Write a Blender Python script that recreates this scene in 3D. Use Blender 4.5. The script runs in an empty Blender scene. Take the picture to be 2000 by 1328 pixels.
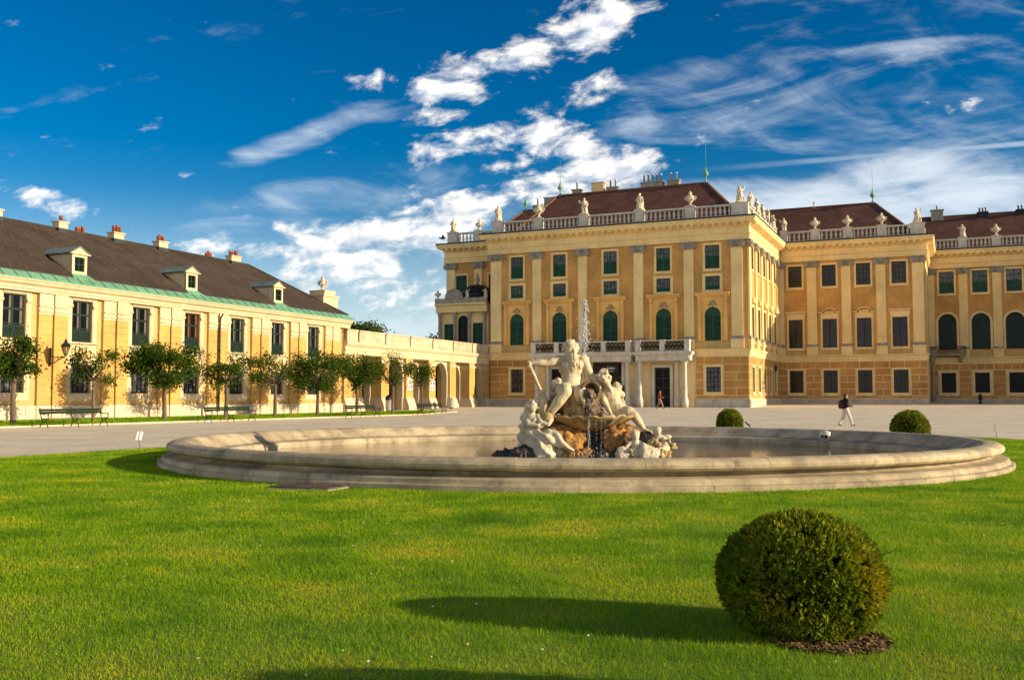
import bpy, bmesh, math, random
import numpy as np
from mathutils import Vector, Matrix, noise
R = math.radians
random.seed(7); NR = np.random.RandomState(11)
sc = bpy.context.scene
C = sc.collection
# ------------------------------------------------------------------ camera
cam = bpy.data.cameras.new('camera'); cam.lens = 35.0; cam.sensor_width = 36.0
cam.clip_start = 0.1; cam.clip_end = 3000
co = bpy.data.objects.new('camera', cam); C.objects.link(co)
co.location = (0, 0, 1.5); co.rotation_euler = (R(90 + 3.356), 0, 0)
sc.camera = co
# ------------------------------------------------------------------ sun and sky
SUN_EL = R(15.5); SUN_AZ = math.atan2(0.955, -0.297)      # azimuth clockwise from +Y, towards the sun
to_sun = Vector((math.sin(SUN_AZ) * math.cos(SUN_EL), math.cos(SUN_AZ) * math.cos(SUN_EL), math.sin(SUN_EL)))
sl = bpy.data.lights.new('sun', 'SUN'); sl.energy = 2.55; sl.angle = R(0.5); sl.color = (1.0, 0.82, 0.56)
so = bpy.data.objects.new('sun', sl); C.objects.link(so); so.location = (40, -20, 30)
so.rotation_euler = (-to_sun).to_track_quat('-Z', 'Y').to_euler()
W = bpy.data.worlds.new('World'); sc.world = W; W.use_nodes = True
sc.view_settings.view_transform = 'Standard'; sc.view_settings.look = 'None'
sc.view_settings.gamma = 1.0; sc.view_settings.use_curve_mapping = False
sc.view_settings.exposure = 1.55
def build_sky():
    nt = W.node_tree; N = nt.nodes; L = nt.links; N.clear()
    out = N.new('ShaderNodeOutputWorld'); bg = N.new('ShaderNodeBackground')
    bg.inputs['Strength'].default_value = 0.15; L.new(bg.outputs[0], out.inputs[0])
    sky = N.new('ShaderNodeTexSky'); sky.sky_type = 'NISHITA'; sky.sun_disc = False
    sky.sun_elevation = SUN_EL; sky.sun_rotation = SUN_AZ
    sky.altitude = 200; sky.air_density = 1.0; sky.dust_density = 1.0; sky.ozone_density = 2.5
    hs = N.new('ShaderNodeHueSaturation'); hs.inputs['Saturation'].default_value = 1.36; hs.inputs['Value'].default_value = 1.0
    gm = N.new('ShaderNodeGamma'); gm.inputs['Gamma'].default_value = 1.38; L.new(sky.outputs[0], gm.inputs['Color'])      # clear, contrasty air: deep blue overhead, bright towards the sun
    sk = N.new('ShaderNodeVectorMath'); sk.operation = 'SCALE'; sk.inputs['Scale'].default_value = 0.16; L.new(gm.outputs[0], sk.inputs[0])
    L.new(sk.outputs[0], hs.inputs['Color'])
    tc = N.new('ShaderNodeTexCoord'); sep = N.new('ShaderNodeSeparateXYZ'); L.new(tc.outputs['Generated'], sep.inputs[0])
    def m(op, a, b=None, c=None, clamp=False):
        n = N.new('ShaderNodeMath'); n.operation = op; n.use_clamp = clamp
        for i, v in enumerate((a, b, c)):
            if v is None: continue
            if isinstance(v, (int, float)): n.inputs[i].default_value = v
            else: L.new(v, n.inputs[i])
        return n.outputs[0]
    ay = m('MAXIMUM', m('ABSOLUTE', sep.outputs[1]), 0.12)
    tx = m('DIVIDE', sep.outputs[0], ay); tz = m('DIVIDE', sep.outputs[2], ay)
    def nz(sx, sz, rot, scale, detail, rough, seed, dist=0.0):
        cb = N.new('ShaderNodeCombineXYZ'); c, s = math.cos(rot), math.sin(rot)
        a = m('ADD', m('MULTIPLY', tx, c * sx), m('MULTIPLY', tz, s * sx))
        b = m('ADD', m('MULTIPLY', tx, -s * sz), m('MULTIPLY', tz, c * sz))
        L.new(a, cb.inputs[0]); L.new(b, cb.inputs[1]); cb.inputs[2].default_value = seed
        t = N.new('ShaderNodeTexNoise'); t.inputs['Scale'].default_value = scale; t.inputs['Detail'].default_value = detail
        t.inputs['Roughness'].default_value = rough; t.inputs['Distortion'].default_value = dist
        L.new(cb.outputs[0], t.inputs['Vector']); return t.outputs['Fac']
    def blob(px, py, rx, ry, rot, k):
        cx, cz = (px - 1000) / 1944, (778 - py) / 1944; rot = R(-rot); c, s = math.cos(rot), math.sin(rot)
        dx = m('SUBTRACT', tx, cx); dz = m('SUBTRACT', tz, cz)
        a = m('DIVIDE', m('ADD', m('MULTIPLY', dx, c), m('MULTIPLY', dz, s)), rx * 1.15 / 1944)
        b = m('DIVIDE', m('SUBTRACT', m('MULTIPLY', dz, c), m('MULTIPLY', dx, s)), ry * 1.2 / 1944)
        d = m('ADD', m('MULTIPLY', a, a), m('MULTIPLY', b, b))
        return m('MULTIPLY', m('SUBTRACT', 1.0, m('MULTIPLY', d, 0.5), clamp=True), k)
    def total(bl):
        t = None
        for b in bl:
            v = blob(*b); t = v if t is None else m('MAXIMUM', t, v)
        return t
    cum = total([(1150, 40, 150, 42, -24, 1), (1000, 120, 150, 36, -16, .85), (890, 170, 110, 28, 0, .95), (735, 150, 60, 20, 10, .8), (865, 218, 70, 18, -5, .85),
                 (1080, 205, 90, 26, -12, .85), (1095, 270, 75, 45, 0, 1.05), (920, 275, 150, 34, -14, .95), (990, 318, 70, 22, -10, .85), (1180, 225, 40, 18, 0, .7), (1200, 150, 90, 22, -18, .7), (1310, 115, 55, 9, -2, .75),
                 (1190, 335, 105, 44, -8, 1.3), (1090, 372, 120, 44, 0, 1.2), (890, 415, 170, 56, -8, 1.1), (720, 485, 200, 60, 0, 1.08), (830, 525, 160, 60, 0, .98), (650, 545, 130, 40, 0, .75), (800, 590, 260, 34, 0, .5),
                 (130, 400, 115, 24, 13, .85), (60, 368, 70, 12, 10, .6), (330, 340, 55, 12, -5, .62), (385, 480, 95, 26, -8, .62), (585, 432, 40, 10, 0, .6), (85, 262, 30, 8, 0, .45), (915, 40, 30, 18, 0, .5)])
    fb = nz(1.0, 1.9, R(10), 16.0, 10, 0.60, 3.1, 0.25)
    big = nz(1.0, 1.9, 0, 2.2, 4, 0.5, 8.3)
    fine_ = nz(1.0, 1.7, R(14), 42.0, 6, 0.62, 6.6, 0.3)
    dens = m('ADD', m('MULTIPLY', cum, 0.475), m('ADD', m('MULTIPLY', m('SUBTRACT', fb, 0.5), 1.75), m('MULTIPLY', m('SUBTRACT', fine_, 0.5), 0.42)))
    dens = m('ADD', dens, 0.515)
    dens = m('ADD', dens, m('MULTIPLY', m('SUBTRACT', big, 0.5), 0.10))
    cden = m('SMOOTHSTEP', dens, 0.0, 1.0) if False else None
    def ss(x, lo, hi):
        r = N.new('ShaderNodeMapRange'); r.interpolation_type = 'SMOOTHSTEP'
        r.inputs['From Min'].default_value = lo; r.inputs['From Max'].default_value = hi; L.new(x, r.inputs['Value']); return r.outputs[0]
    # unseen cloud added low all round to fill the shaded fronts; overhead stays clear
    fill_cloud = m('MULTIPLY', m('MAXIMUM', ss(m('ABSOLUTE', tx), 0.55, 0.85), ss(sep.outputs[1], 0.15, 0.02)), ss(sep.outputs[2], 0.62, 0.36))
    dens = m('ADD', dens, m('MULTIPLY', fill_cloud, 0.8))
    cmask = m('MULTIPLY', ss(dens, 0.76, 1.16), 0.95)
    # thin streaky high cloud
    cir = total([(590, 258, 150, 20, -21, .78), (700, 222, 90, 14, -10, .55), (640, 380, 230, 36, -8, .8), (1530, 210, 330, 120, 10, .5), (1800, 130, 330, 120, 4, .45), (1850, 235, 300, 90, 0, .45), (1620, 420, 520, 62, 0, 1.3), (1900, 360, 300, 60, 0, 1.2), (1250, 290, 240, 30, -12, .4), (1380, 200, 200, 60, -15, .45), (520, 600, 520, 60, 0, .5), (820, 640, 300, 30, 0, .75)])
    st = nz(1.0, 5.0, R(8), 4.5, 7, 0.60, 5.7, 0.8); st2 = nz(1.0, 2.6, R(-14), 9.0, 6, 0.6, 1.3, 0.6)
    cs = m('ADD', m('MULTIPLY', m('ADD', m('MULTIPLY', st, 0.6), m('MULTIPLY', st2, 0.4)), 1.3), -0.20)
    cimask = m('MULTIPLY', ss(m('ADD', m('ADD', cs, m('MULTIPLY', cir, 0.36)), m('MULTIPLY', fill_cloud, 0.2)), 0.54, 1.02), 0.75)
    # a vapour trail
    d1 = m('ABSOLUTE', m('SUBTRACT', tz, m('ADD', m('MULTIPLY', tx, 0.083), 0.2155)))
    tr = m('MULTIPLY', m('MULTIPLY', ss(d1, 0.0042, 0.0008), ss(tx, 0.16, 0.42)), m('ADD', m('MULTIPLY', st2, 0.7), 0.05))
    cimask = m('MAXIMUM', cimask, tr)
    # sun side of each puff: density here against density a little way towards the sun
    tx0, tz0 = tx, tz; tx = m('ADD', tx0, 0.012); tz = m('ADD', tz0, 0.009); fb2 = nz(1.0, 1.9, R(10), 16.0, 8, 0.60, 3.1, 0.25); tx, tz = tx0, tz0
    lit = ss(m('ADD', m('SUBTRACT', fb, fb2), m('MULTIPLY', m('SUBTRACT', dens, 1.0), -0.18)), -0.13, 0.09)
    def mix(f, a, b):
        n = N.new('ShaderNodeMix'); n.data_type = 'RGBA'
        for i, v in ((0, f), (6, a), (7, b)):
            if isinstance(v, tuple): n.inputs[i].default_value = v
            elif isinstance(v, (int, float)): n.inputs[i].default_value = v
            else: L.new(v, n.inputs[i])
        return n.outputs[2]
    k = 3.0
    ccol = mix(lit, (0.50 * k, 0.56 * k, 0.64 * k, 1), (1.06 * k, 1.00 * k, 0.91 * k, 1))
    c1 = mix(cimask, hs.outputs[0], (0.74 * k, 0.79 * k, 0.84 * k, 1))
    c1 = mix(m('MULTIPLY', ss(sep.outputs[2], 0.21, 0.0), 0.72), c1, (0.66 * k, 0.76 * k, 0.84 * k, 1))      # pale summer haze low over the horizon
    c2 = mix(cmask, c1, ccol)
    L.new(c2, bg.inputs['Color'])
build_sky()

# ------------------------------------------------------------------ helpers
ANG = 0.41587; CA, SA = math.cos(ANG), math.sin(ANG)      # palace axes: u along the fronts, v away from the camera
def UV(u, v): return (CA * u + SA * v, -SA * u + CA * v)
def sst(t): t = min(1, max(0, t)); return t * t * (3 - 2 * t)
def gz(u, v):
    a = 0.37 * sst((-u - 37) / 7) * (0.9 + 0.1 * sst((v - 40) / 50))
    b = 0.58 * sst((v - 60) / 36) + 0.32 * sst((v - 102) / 14)
    return max(a, b) + 0.0
def gxy(x, y): return gz(CA * x - SA * y, SA * x + CA * y)
class MB:
    def __init__(s): s.v = []; s.f = []
    def add(s, v, f):
        n = len(s.v); s.v += [tuple(p) for p in v]; s.f += [tuple(i + n for i in q) for q in f]; return s
    def box(s, x0, x1, y0, y1, z0, z1):
        if x0 > x1: x0, x1 = x1, x0
        if y0 > y1: y0, y1 = y1, y0
        if z0 > z1: z0, z1 = z1, z0
        return s.add([(x0, y0, z0), (x1, y0, z0), (x1, y1, z0), (x0, y1, z0), (x0, y0, z1), (x1, y0, z1), (x1, y1, z1), (x0, y1, z1)],
                     [(0, 3, 2, 1), (4, 5, 6, 7), (0, 1, 5, 4), (1, 2, 6, 5), (2, 3, 7, 6), (3, 0, 4, 7)])
    def bev(s, x0, x1, y0, y1, z0, z1, b):               # box with a chamfered front (-y) face
        return s.add([(x0, y1, z0), (x1, y1, z0), (x1, y1, z1), (x0, y1, z1), (x0, y0 + b, z0), (x1, y0 + b, z0), (x1, y0 + b, z1), (x0, y0 + b, z1),
                      (x0 + b, y0, z0 + b), (x1 - b, y0, z0 + b), (x1 - b, y0, z1 - b), (x0 + b, y0, z1 - b)],
                     [(0, 3, 2, 1)[::-1], (0, 1, 5, 4), (1, 2, 6, 5), (2, 3, 7, 6), (3, 0, 4, 7), (4, 5, 9, 8), (5, 6, 10, 9), (6, 7, 11, 10), (7, 4, 8, 11), (8, 9, 10, 11)])
    def prism(s, poly, y0, y1):                           # (x,z) polygon extruded from y0 (front) to y1
        n = len(poly); v = [(x, y0, z) for x, z in poly] + [(x, y1, z) for x, z in poly]
        return s.add(v, [tuple(range(n)), tuple(range(2 * n - 1, n - 1, -1))] + [((i + 1) % n, i, n + i, n + (i + 1) % n) for i in range(n)])
    def prof(s, pts, x0, x1, m0=False, m1=False):         # (y,z) profile extruded along x, mitred for an outer corner where m0 / m1
        n = len(pts); v = [(x0 - (max(0, -y) if m0 else 0), y, z) for y, z in pts] + [(x1 + (max(0, -y) if m1 else 0), y, z) for y, z in pts]
        return s.add(v, [tuple(range(n - 1, -1, -1)), tuple(range(n, 2 * n))] + [(i, (i + 1) % n, n + (i + 1) % n, n + i) for i in range(n)])
    def lathe(s, pr, n=12, c=(0, 0, 0), cap=True):
        v = []; f = []
        for r, z in pr:
            for k in range(n):
                a = 2 * math.pi * k / n; v.append((c[0] + r * math.cos(a), c[1] + r * math.sin(a), c[2] + z))
        for i in range(len(pr) - 1):
            for k in range(n): f.append((i * n + k, i * n + (k + 1) % n, (i + 1) * n + (k + 1) % n, (i + 1) * n + k))
        if cap: f.append(tuple(range(n - 1, -1, -1))); m = (len(pr) - 1) * n; f.append(tuple(range(m, m + n)))
        return s.add(v, f)
    def tube(s, path, rad, n=6):
        path = [Vector(p) for p in path]; v = []; f = []
        if not isinstance(rad, (list, tuple)): rad = [rad] * len(path)
        up = Vector((0, 0, 1)); t0 = (path[1] - path[0]).normalized()
        if abs(t0.z) > .9: up = Vector((1, 0, 0))
        a = t0.cross(up).normalized()
        for i, p in enumerate(path):
            t = (path[min(i + 1, len(path) - 1)] - path[max(i - 1, 0)]).normalized()
            a = (a - t * a.dot(t)).normalized(); b = t.cross(a)
            for k in range(n):
                q = 2 * math.pi * k / n; v.append(p + (a * math.cos(q) + b * math.sin(q)) * rad[i])
        for i in range(len(path) - 1):
            for k in range(n): f.append((i * n + k, i * n + (k + 1) % n, (i + 1) * n + (k + 1) % n, (i + 1) * n + k))
        f.append(tuple(range(n - 1, -1, -1))); m = (len(path) - 1) * n; f.append(tuple(range(m, m + n)))
        return s.add(v, f)
    def arcband(s, r0, r1, y0, y1, cz, n=12, a0=0.0, a1=math.pi):     # half-ring moulding
        for k in range(n):
            p, q = a0 + (a1 - a0) * k / n, a0 + (a1 - a0) * (k + 1) / n
            pts = [(r0 * math.cos(p), cz + r0 * math.sin(p)), (r1 * math.cos(p), cz + r1 * math.sin(p)), (r1 * math.cos(q), cz + r1 * math.sin(q)), (r0 * math.cos(q), cz + r0 * math.sin(q))]
            v = [(x, y0, z) for x, z in pts] + [(x, y1, z) for x, z in pts]
            f = [(0, 1, 2, 3), (1, 5, 6, 2), (4, 0, 3, 7)]
            if k == 0: f.append((0, 4, 5, 1))
            if k == n - 1: f.append((3, 2, 6, 7))
            s.add(v, f)
        return s
    def arcdisc(s, r, y, cz, zb, n=14):                    # filled arched panel
        pts = [(-r, y, zb), (r, y, zb)] + [(r * math.cos(math.pi * k / n), y, cz + r * math.sin(math.pi * k / n)) for k in range(n + 1)]
        return s.add(pts, [tuple(range(len(pts)))])
    def ball(s, c, r, sq=(1, 1, 1), n=8, k=6):
        pr = [(max(1e-4, math.sin(math.pi * i / k)), -math.cos(math.pi * i / k)) for i in range(k + 1)]
        v = []; f = []
        for a, z in pr:
            for j in range(n):
                q = 2 * math.pi * j / n; v.append((c[0] + r * sq[0] * a * math.cos(q), c[1] + r * sq[1] * a * math.sin(q), c[2] + r * sq[2] * z))
        for i in range(k):
            for j in range(n): f.append((i * n + j, i * n + (j + 1) % n, (i + 1) * n + (j + 1) % n, (i + 1) * n + j))
        return s.add(v, f)
    def mesh(s, name, mat, smooth=False, recalc=True):
        me = bpy.data.meshes.new(name); me.from_pydata(s.v, [], s.f)
        if recalc:
            bm = bmesh.new(); bm.from_mesh(me); bmesh.ops.recalc_face_normals(bm, faces=bm.faces[:]); bm.to_mesh(me); bm.free()
        if mat: me.materials.append(mat)
        if smooth: me.polygons.foreach_set('use_smooth', [True] * len(me.polygons))
        me.update(); return me
    def build(s, name, mat, parent=None, loc=(0, 0, 0), rz=0.0, smooth=False):
        return obj(name, s.mesh(name, mat, smooth), parent, loc, rz)
def obj(name, me, parent=None, loc=(0, 0, 0), rz=0.0, sc_=None):
    o = bpy.data.objects.new(name, me); C.objects.link(o); o.location = loc; o.rotation_euler = (0, 0, rz)
    if parent: o.parent = parent
    if sc_: o.scale = sc_
    return o
MESH = {}
def cached(key, fn):
    if key not in MESH: MESH[key] = fn()
    return MESH[key]
def tag(o, label=None, cat=None, group=None, kind=None):
    if label: o['label'] = label
    if cat: o['category'] = cat
    if group: o['group'] = group
    if kind: o['kind'] = kind
    return o
def thing(name, label, cat, loc=(0, 0, 0), rz=0.0, group=None):
    o = bpy.data.objects.new(name, None); C.objects.link(o); o.empty_display_size = .3
    o.location = loc; o.rotation_euler = (0, 0, rz); return tag(o, label, cat, group)
def uvthing(name, label, cat, u, v, z, group=None, rz=0.0):
    x, y = UV(u, v); return thing(name, label, cat, (x, y, z), -ANG + rz, group)
def copy_tree(o, parent=None):
    c = o.copy(); C.objects.link(c); c.parent = parent
    for ch in list(o.children): copy_tree(ch, c)
    return c
# ------------------------------------------------------------------ materials
def mat(name, col, rough=.8, var=.12, scale=1.2, bump=.15, bscale=25.0, col2=None, stain=0.0, stain_col=(.12, .11, .09), spec=.3, stretch=None, metal=0.0, fine=.5, streak=0.0, objvar=0.0):
    m = bpy.data.materials.new(name); m.use_nodes = True; nt = m.node_tree; N = nt.nodes; L = nt.links
    b = N['Principled BSDF']; b.inputs['Roughness'].default_value = rough; b.inputs['Specular IOR Level'].default_value = spec; b.inputs['Metallic'].default_value = metal
    g = N.new('ShaderNodeNewGeometry'); mp = N.new('ShaderNodeMapping'); L.new(g.outputs['Position'], mp.inputs[0])
    if stretch: mp.inputs['Scale'].default_value = stretch
    def noi(s, d, r=.6):
        t = N.new('ShaderNodeTexNoise'); t.inputs['Scale'].default_value = s; t.inputs['Detail'].default_value = d; t.inputs['Roughness'].default_value = r
        L.new(mp.outputs[0], t.inputs['Vector']); return t.outputs['Fac']
    def rng(x, a, c, lo, hi):
        r = N.new('ShaderNodeMapRange'); r.inputs['From Min'].default_value = a; r.inputs['From Max'].default_value = c; r.inputs['To Min'].default_value = lo; r.inputs['To Max'].default_value = hi
        L.new(x, r.inputs['Value']); return r.outputs[0]
    def mix(f, a, c, mode='MIX'):
        n = N.new('ShaderNodeMix'); n.data_type = 'RGBA'; n.blend_type = mode; n.clamp_factor = True
        for i, v in ((0, f), (6, a), (7, c)):
            if isinstance(v, tuple): n.inputs[i].default_value = (v + (1,))[:4]
            elif isinstance(v, (int, float)): n.inputs[i].default_value = v
            else: L.new(v, n.inputs[i])
        return n.outputs[2]
    n1 = noi(scale, 6); n2 = noi(scale * 9, 4)
    c2 = col2 or tuple(min(1, x * (1 - 1.6 * var)) for x in col)
    c = mix(rng(n1, .36, .64, 0, 1), tuple(min(1, x * (1 + .5 * var)) for x in col), c2)
    cc = mix(fine, c, rng(n2, .3, .7, 1 - var * 1.4, 1 + var * .8), 'MULTIPLY')
    if stain > 0:
        n3 = noi(scale * 2.3 + .37, 8, .68); cc = mix(rng(n3, .56, .72, 0, stain), cc, stain_col)
    if streak > 0:                                         # rain streaks: narrow, tall
        mp2 = N.new('ShaderNodeMapping'); mp2.inputs['Scale'].default_value = (1, 1, .09); L.new(g.outputs['Position'], mp2.inputs[0])
        t = N.new('ShaderNodeTexNoise'); t.inputs['Scale'].default_value = 2.6; t.inputs['Detail'].default_value = 7; t.inputs['Roughness'].default_value = .66; L.new(mp2.outputs[0], t.inputs['Vector'])
        cc = mix(rng(t.outputs['Fac'], .52, .74, 0, streak), cc, tuple(x * .5 for x in col))
    if objvar > 0:                                         # piece by piece difference
        oi = N.new('ShaderNodeObjectInfo'); cc = mix(1.0, cc, rng(oi.outputs['Random'], 0, 1, 1 - objvar, 1 + objvar * .6), 'MULTIPLY')
    L.new(cc, b.inputs['Base Color'])
    if bump > 0:
        bp = N.new('ShaderNodeBump'); bp.inputs['Strength'].default_value = bump; bp.inputs['Distance'].default_value = .02
        L.new(noi(bscale, 5), bp.inputs['Height']); L.new(bp.outputs[0], b.inputs['Normal'])
    m['n'] = 1
    return m
def bsdf(m): return m.node_tree.nodes['Principled BSDF']
OCH = mat('ochre_render', (.67, .37, .11), .9, .15, .35, .12, 18, stain=.3, stain_col=(.38, .21, .08), streak=.45)
BLK = mat('ochre_block', (.59, .31, .09), .9, .16, .5, .15, 18, stain=.3, stain_col=(.32, .19, .075), streak=.3, objvar=.14)
CRM = mat('cream_render', (.88, .66, .30), .88, .09, .4, .1, 18, stain=.2, stain_col=(.64, .42, .17), streak=.4)
CRL = mat('pale_cream_render', (.84, .63, .32), .88, .08, .4, .1, 18, stain=.22, stain_col=(.55, .44, .26))
LYW = mat('light_yellow_render', (.56, .385, .145), .9, .1, .5, .12, 20, stain=.35, stain_col=(.42, .27, .10), streak=.5)
LWT = mat('cream_white_render', (.63, .51, .315), .88, .09, .5, .1, 20, stain=.35, stain_col=(.48, .36, .19), streak=.5)
PAR = mat('weathered_parapet_stone', (.60, .49, .32), .9, .18, 1.0, .4, 16, stain=.75, stain_col=(.26, .21, .13), streak=.6, objvar=.12)
GST = mat('grey_weathered_stone', (.37, .335, .265), .9, .2, 2.0, .4, 22, stain=.5, stain_col=(.17, .155, .13))
WST = mat('white_stone', (.66, .61, .50), .85, .12, 1.5, .25, 20, stain=.4, stain_col=(.36, .33, .27))
PST = mat('plinth_stone', (.50, .46, .38), .9, .16, .9, .3, 14, stain=.4, stain_col=(.3, .28, .23))
LPL = mat('pale_plinth_stone', (.63, .52, .36), .9, .12, .9, .3, 14, stain=.35, stain_col=(.5, .43, .33))
MAR = mat('statue_marble', (.68, .55, .34), .7, .18, 4.0, .35, 45, stain=.7, stain_col=(.24, .175, .085), streak=.6)
MARC = mat('statue_marble_clean', (.66, .57, .40), .7, .16, 4.0, .3, 45, stain=.65, stain_col=(.26, .215, .135), streak=.6)
RIM = mat('basin_stone', (.54, .43, .27), .85, .22, 1.3, .5, 26, col2=(.31, .25, .16), stain=.8, stain_col=(.10, .088, .06), streak=.55, objvar=.2)
ROCK = mat('ochre_tufa', (.40, .20, .05), .85, .3, 5.0, 1.0, 12, col2=(.13, .075, .03), stain=.7, stain_col=(.055, .04, .025))
ROCKD = mat('wet_dark_rock', (.06, .05, .04), .45, .3, 5, .8, 12)
SHELL = mat('stained_shell_stone', (.50, .37, .17), .7, .3, 6, .6, 22, stain=.85, stain_col=(.17, .10, .04))
DGL = mat('blackish_green_paint', (.006, .022, .016), .5, .15, 2, .05, 30)
DGR = mat('dark_green_paint', (.010, .070, .036), .5, .15, 2, .05, 30)
LGR = mat('shutter_green_paint', (.016, .090, .045), .5, .15, 2, .05, 30)
BCKW = mat('shade_brown_plaster', (.13, .08, .04), .9, .3, 1.5, .2, 12)  # shade of the arcade interior put into the plaster's brown
BLKP = mat('black_iron', (.012, .013, .014), .5, .2, 4, .1, 30)
DBR = mat('dark_brown_paint', (.022, .017, .013), .5, .2, 3, .05, 30)
GLS = mat('window_glass', (.005, .006, .007), .25, .2, 1.0, .0, spec=.14)
GLG = mat('green_tinted_window', (.005, .027, .019), .25, .3, 1.2, .0, spec=.16)
CAS = mat('deep_yellow_render', (.82, .51, .16), .88, .1, .5, .12, 18, stain=.25, stain_col=(.52, .31, .10))
GLC = mat('window_glass_with_curtains', (.12, .125, .135), .12, .5, 2.6, .0, spec=.4, objvar=.6)
GLR = mat('window_glass_with_drapes', (.036, .033, .032), .15, .35, 1.2, 0, spec=.35, objvar=.5)
CURT = mat('white_curtain', (.15, .145, .135), .9, .1, 3, .1)
REDC = mat('red_brown_curtain', (.25, .07, .025), .9, .1, 3, .1)
ROOF = mat('brown_roof_tiles', (.17, .068, .044), .8, .22, .6, .4, 16, stain=.55, stain_col=(.075, .035, .025), streak=.4)
ROOFD = mat('dark_brown_roof_tiles', (.085, .058, .040), .85, .2, .5, .4, 16, stain=.55, stain_col=(.05, .036, .026), streak=.4)
COP = mat('green_copper', (.17, .38, .235), .6, .14, .8, .1, 12, stain=.3, stain_col=(.13, .32, .23))
COPD = mat('grey_green_copper', (.20, .27, .23), .55, .2, 1.0, .1, 12)
FLS = mat('dark_lead_flashing', (.03, .045, .045), .6, .2, 2, .1)
RCAP = mat('ridge_tile_brown', (.22, .10, .055), .8, .25, 3, .2, 30)
TER = mat('terracotta', (.30, .085, .035), .8, .2, 5, .2, 30)
MET = mat('pale_metal', (.55, .55, .54), .4, .1, 3, .05, metal=.5)
WPL = mat('white_plate', (.8, .8, .78), .5, .05)
GRV = mat('gravel', (.70, .61, .45), .95, .14, .4, .9, 45, col2=(.60, .52, .39), stain=.5, stain_col=(.46, .40, .30))
def soften(): pass
def tile_bump(m, axis_scale, dist=.03, strength=.8, contrast=.12, ang=0.0, wall=False):
    """fine rows of tiles: a brick pattern in world space driving relief and a slight colour difference tile by tile"""
    nt = m.node_tree; N = nt.nodes; L = nt.links; b = bsdf(m)
    g = N.new('ShaderNodeNewGeometry'); mp = N.new('ShaderNodeMapping'); mp.inputs['Rotation'].default_value = (0, 0, ang)
    L.new(g.outputs['Position'], mp.inputs[0]); sp = N.new('ShaderNodeSeparateXYZ'); L.new(mp.outputs[0], sp.inputs[0])
    cb = N.new('ShaderNodeCombineXYZ'); L.new(sp.outputs[0], cb.inputs[0]); L.new(sp.outputs[2], cb.inputs[1])
    br = N.new('ShaderNodeTexBrick'); br.inputs['Scale'].default_value = axis_scale; br.inputs['Mortar Size'].default_value = .03
    br.inputs['Color1'].default_value = (1, 1, 1, 1); br.inputs['Color2'].default_value = (1 - contrast * 2.5,) * 3 + (1,); br.inputs['Mortar'].default_value = (1 - contrast * 3.5,) * 3 + (1,)
    br.inputs['Brick Width'].default_value = .36; br.inputs['Row Height'].default_value = .2
    L.new(cb.outputs[0], br.inputs['Vector'])
    src = b.inputs['Base Color'].links[0].from_socket
    mx = N.new('ShaderNodeMix'); mx.data_type = 'RGBA'; mx.blend_type = 'MULTIPLY'; mx.inputs[0].default_value = 1.0
    L.new(src, mx.inputs[6]); L.new(br.outputs['Color'], mx.inputs[7]); L.new(mx.outputs[2], b.inputs['Base Color'])
    bp = N.new('ShaderNodeBump'); bp.inputs['Strength'].default_value = strength; bp.inputs['Distance'].default_value = dist
    L.new(br.outputs['Color'], bp.inputs['Height'])
    old = b.inputs['Normal'].links[0].from_socket if b.inputs['Normal'].links else None
    if old: L.new(old, bp.inputs['Normal'])
    L.new(bp.outputs[0], b.inputs['Normal'])
tile_bump(ROOF, 1.0, ang=ANG); tile_bump(ROOFD, 1.0, ang=ANG + math.pi / 2)
tile_bump(OCH, .8, .01, .35, .035, ang=ANG)
# ------------------------------------------------------------------ ground
def ground_sheet():
    us = sorted(set([-1500, -700, -300, -150, -100, -80, -60] + list(np.arange(-54, 30, 2.0)) + [30, 45, 60, 80, 120, 300, 700, 1500]))
    vs = sorted(set([-1200, -500, -200, -100, -50, -25] + list(np.arange(-12, 140, 2.5)) + [145, 160, 200, 300, 600, 1500]))
    v = []; f = []
    for b in vs:
        for a in us: x, y = UV(a, b); v.append((x, y, gz(a, b)))
    n = len(us)
    for j in range(len(vs) - 1):
        for i in range(n - 1): f.append((j * n + i, j * n + i + 1, (j + 1) * n + i + 1, (j + 1) * n + i))
    mb = MB(); mb.v = v; mb.f = f
    me = mb.mesh('gravel_ground', GRV, True, False); o = obj('gravel_ground', me); tag(o, 'pale gravel courtyard ground spreading to the buildings', 'ground', kind='structure')
ground_sheet()
FC = (1.63, 26.0)                                      # fountain centre
SOIL = mat('lawn_thatch', (.10, .17, .008), 1, .3, 3, .5, 30, col2=(.15, .19, .012))
LAWN = [(-22, -14), (3.6, -14), (3.6, 39.2), (0.5, 43), (-6, 46), (-14, 46), (-22, 42)]
def inpoly(u, v):
    c = False; n = len(LAWN)
    for i in range(n):
        (a, b), (p, q) = LAWN[i], LAWN[(i + 1) % n]
        if (b > v) != (q > v) and u < (p - a) * (v - b) / (q - b) + a: c = not c
    return c
mb = MB(); mb.add([UV(a, b) + (.012,) for a, b in LAWN] + [UV(a, b) + (-.2,) for a, b in LAWN], [tuple(range(len(LAWN)))] + [(i, (i + 1) % 7, 7 + (i + 1) % 7, 7 + i) for i in range(7)])
tag(mb.build('lawn', SOIL), 'large green lawn around the fountain basin', 'lawn', kind='structure')
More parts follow.
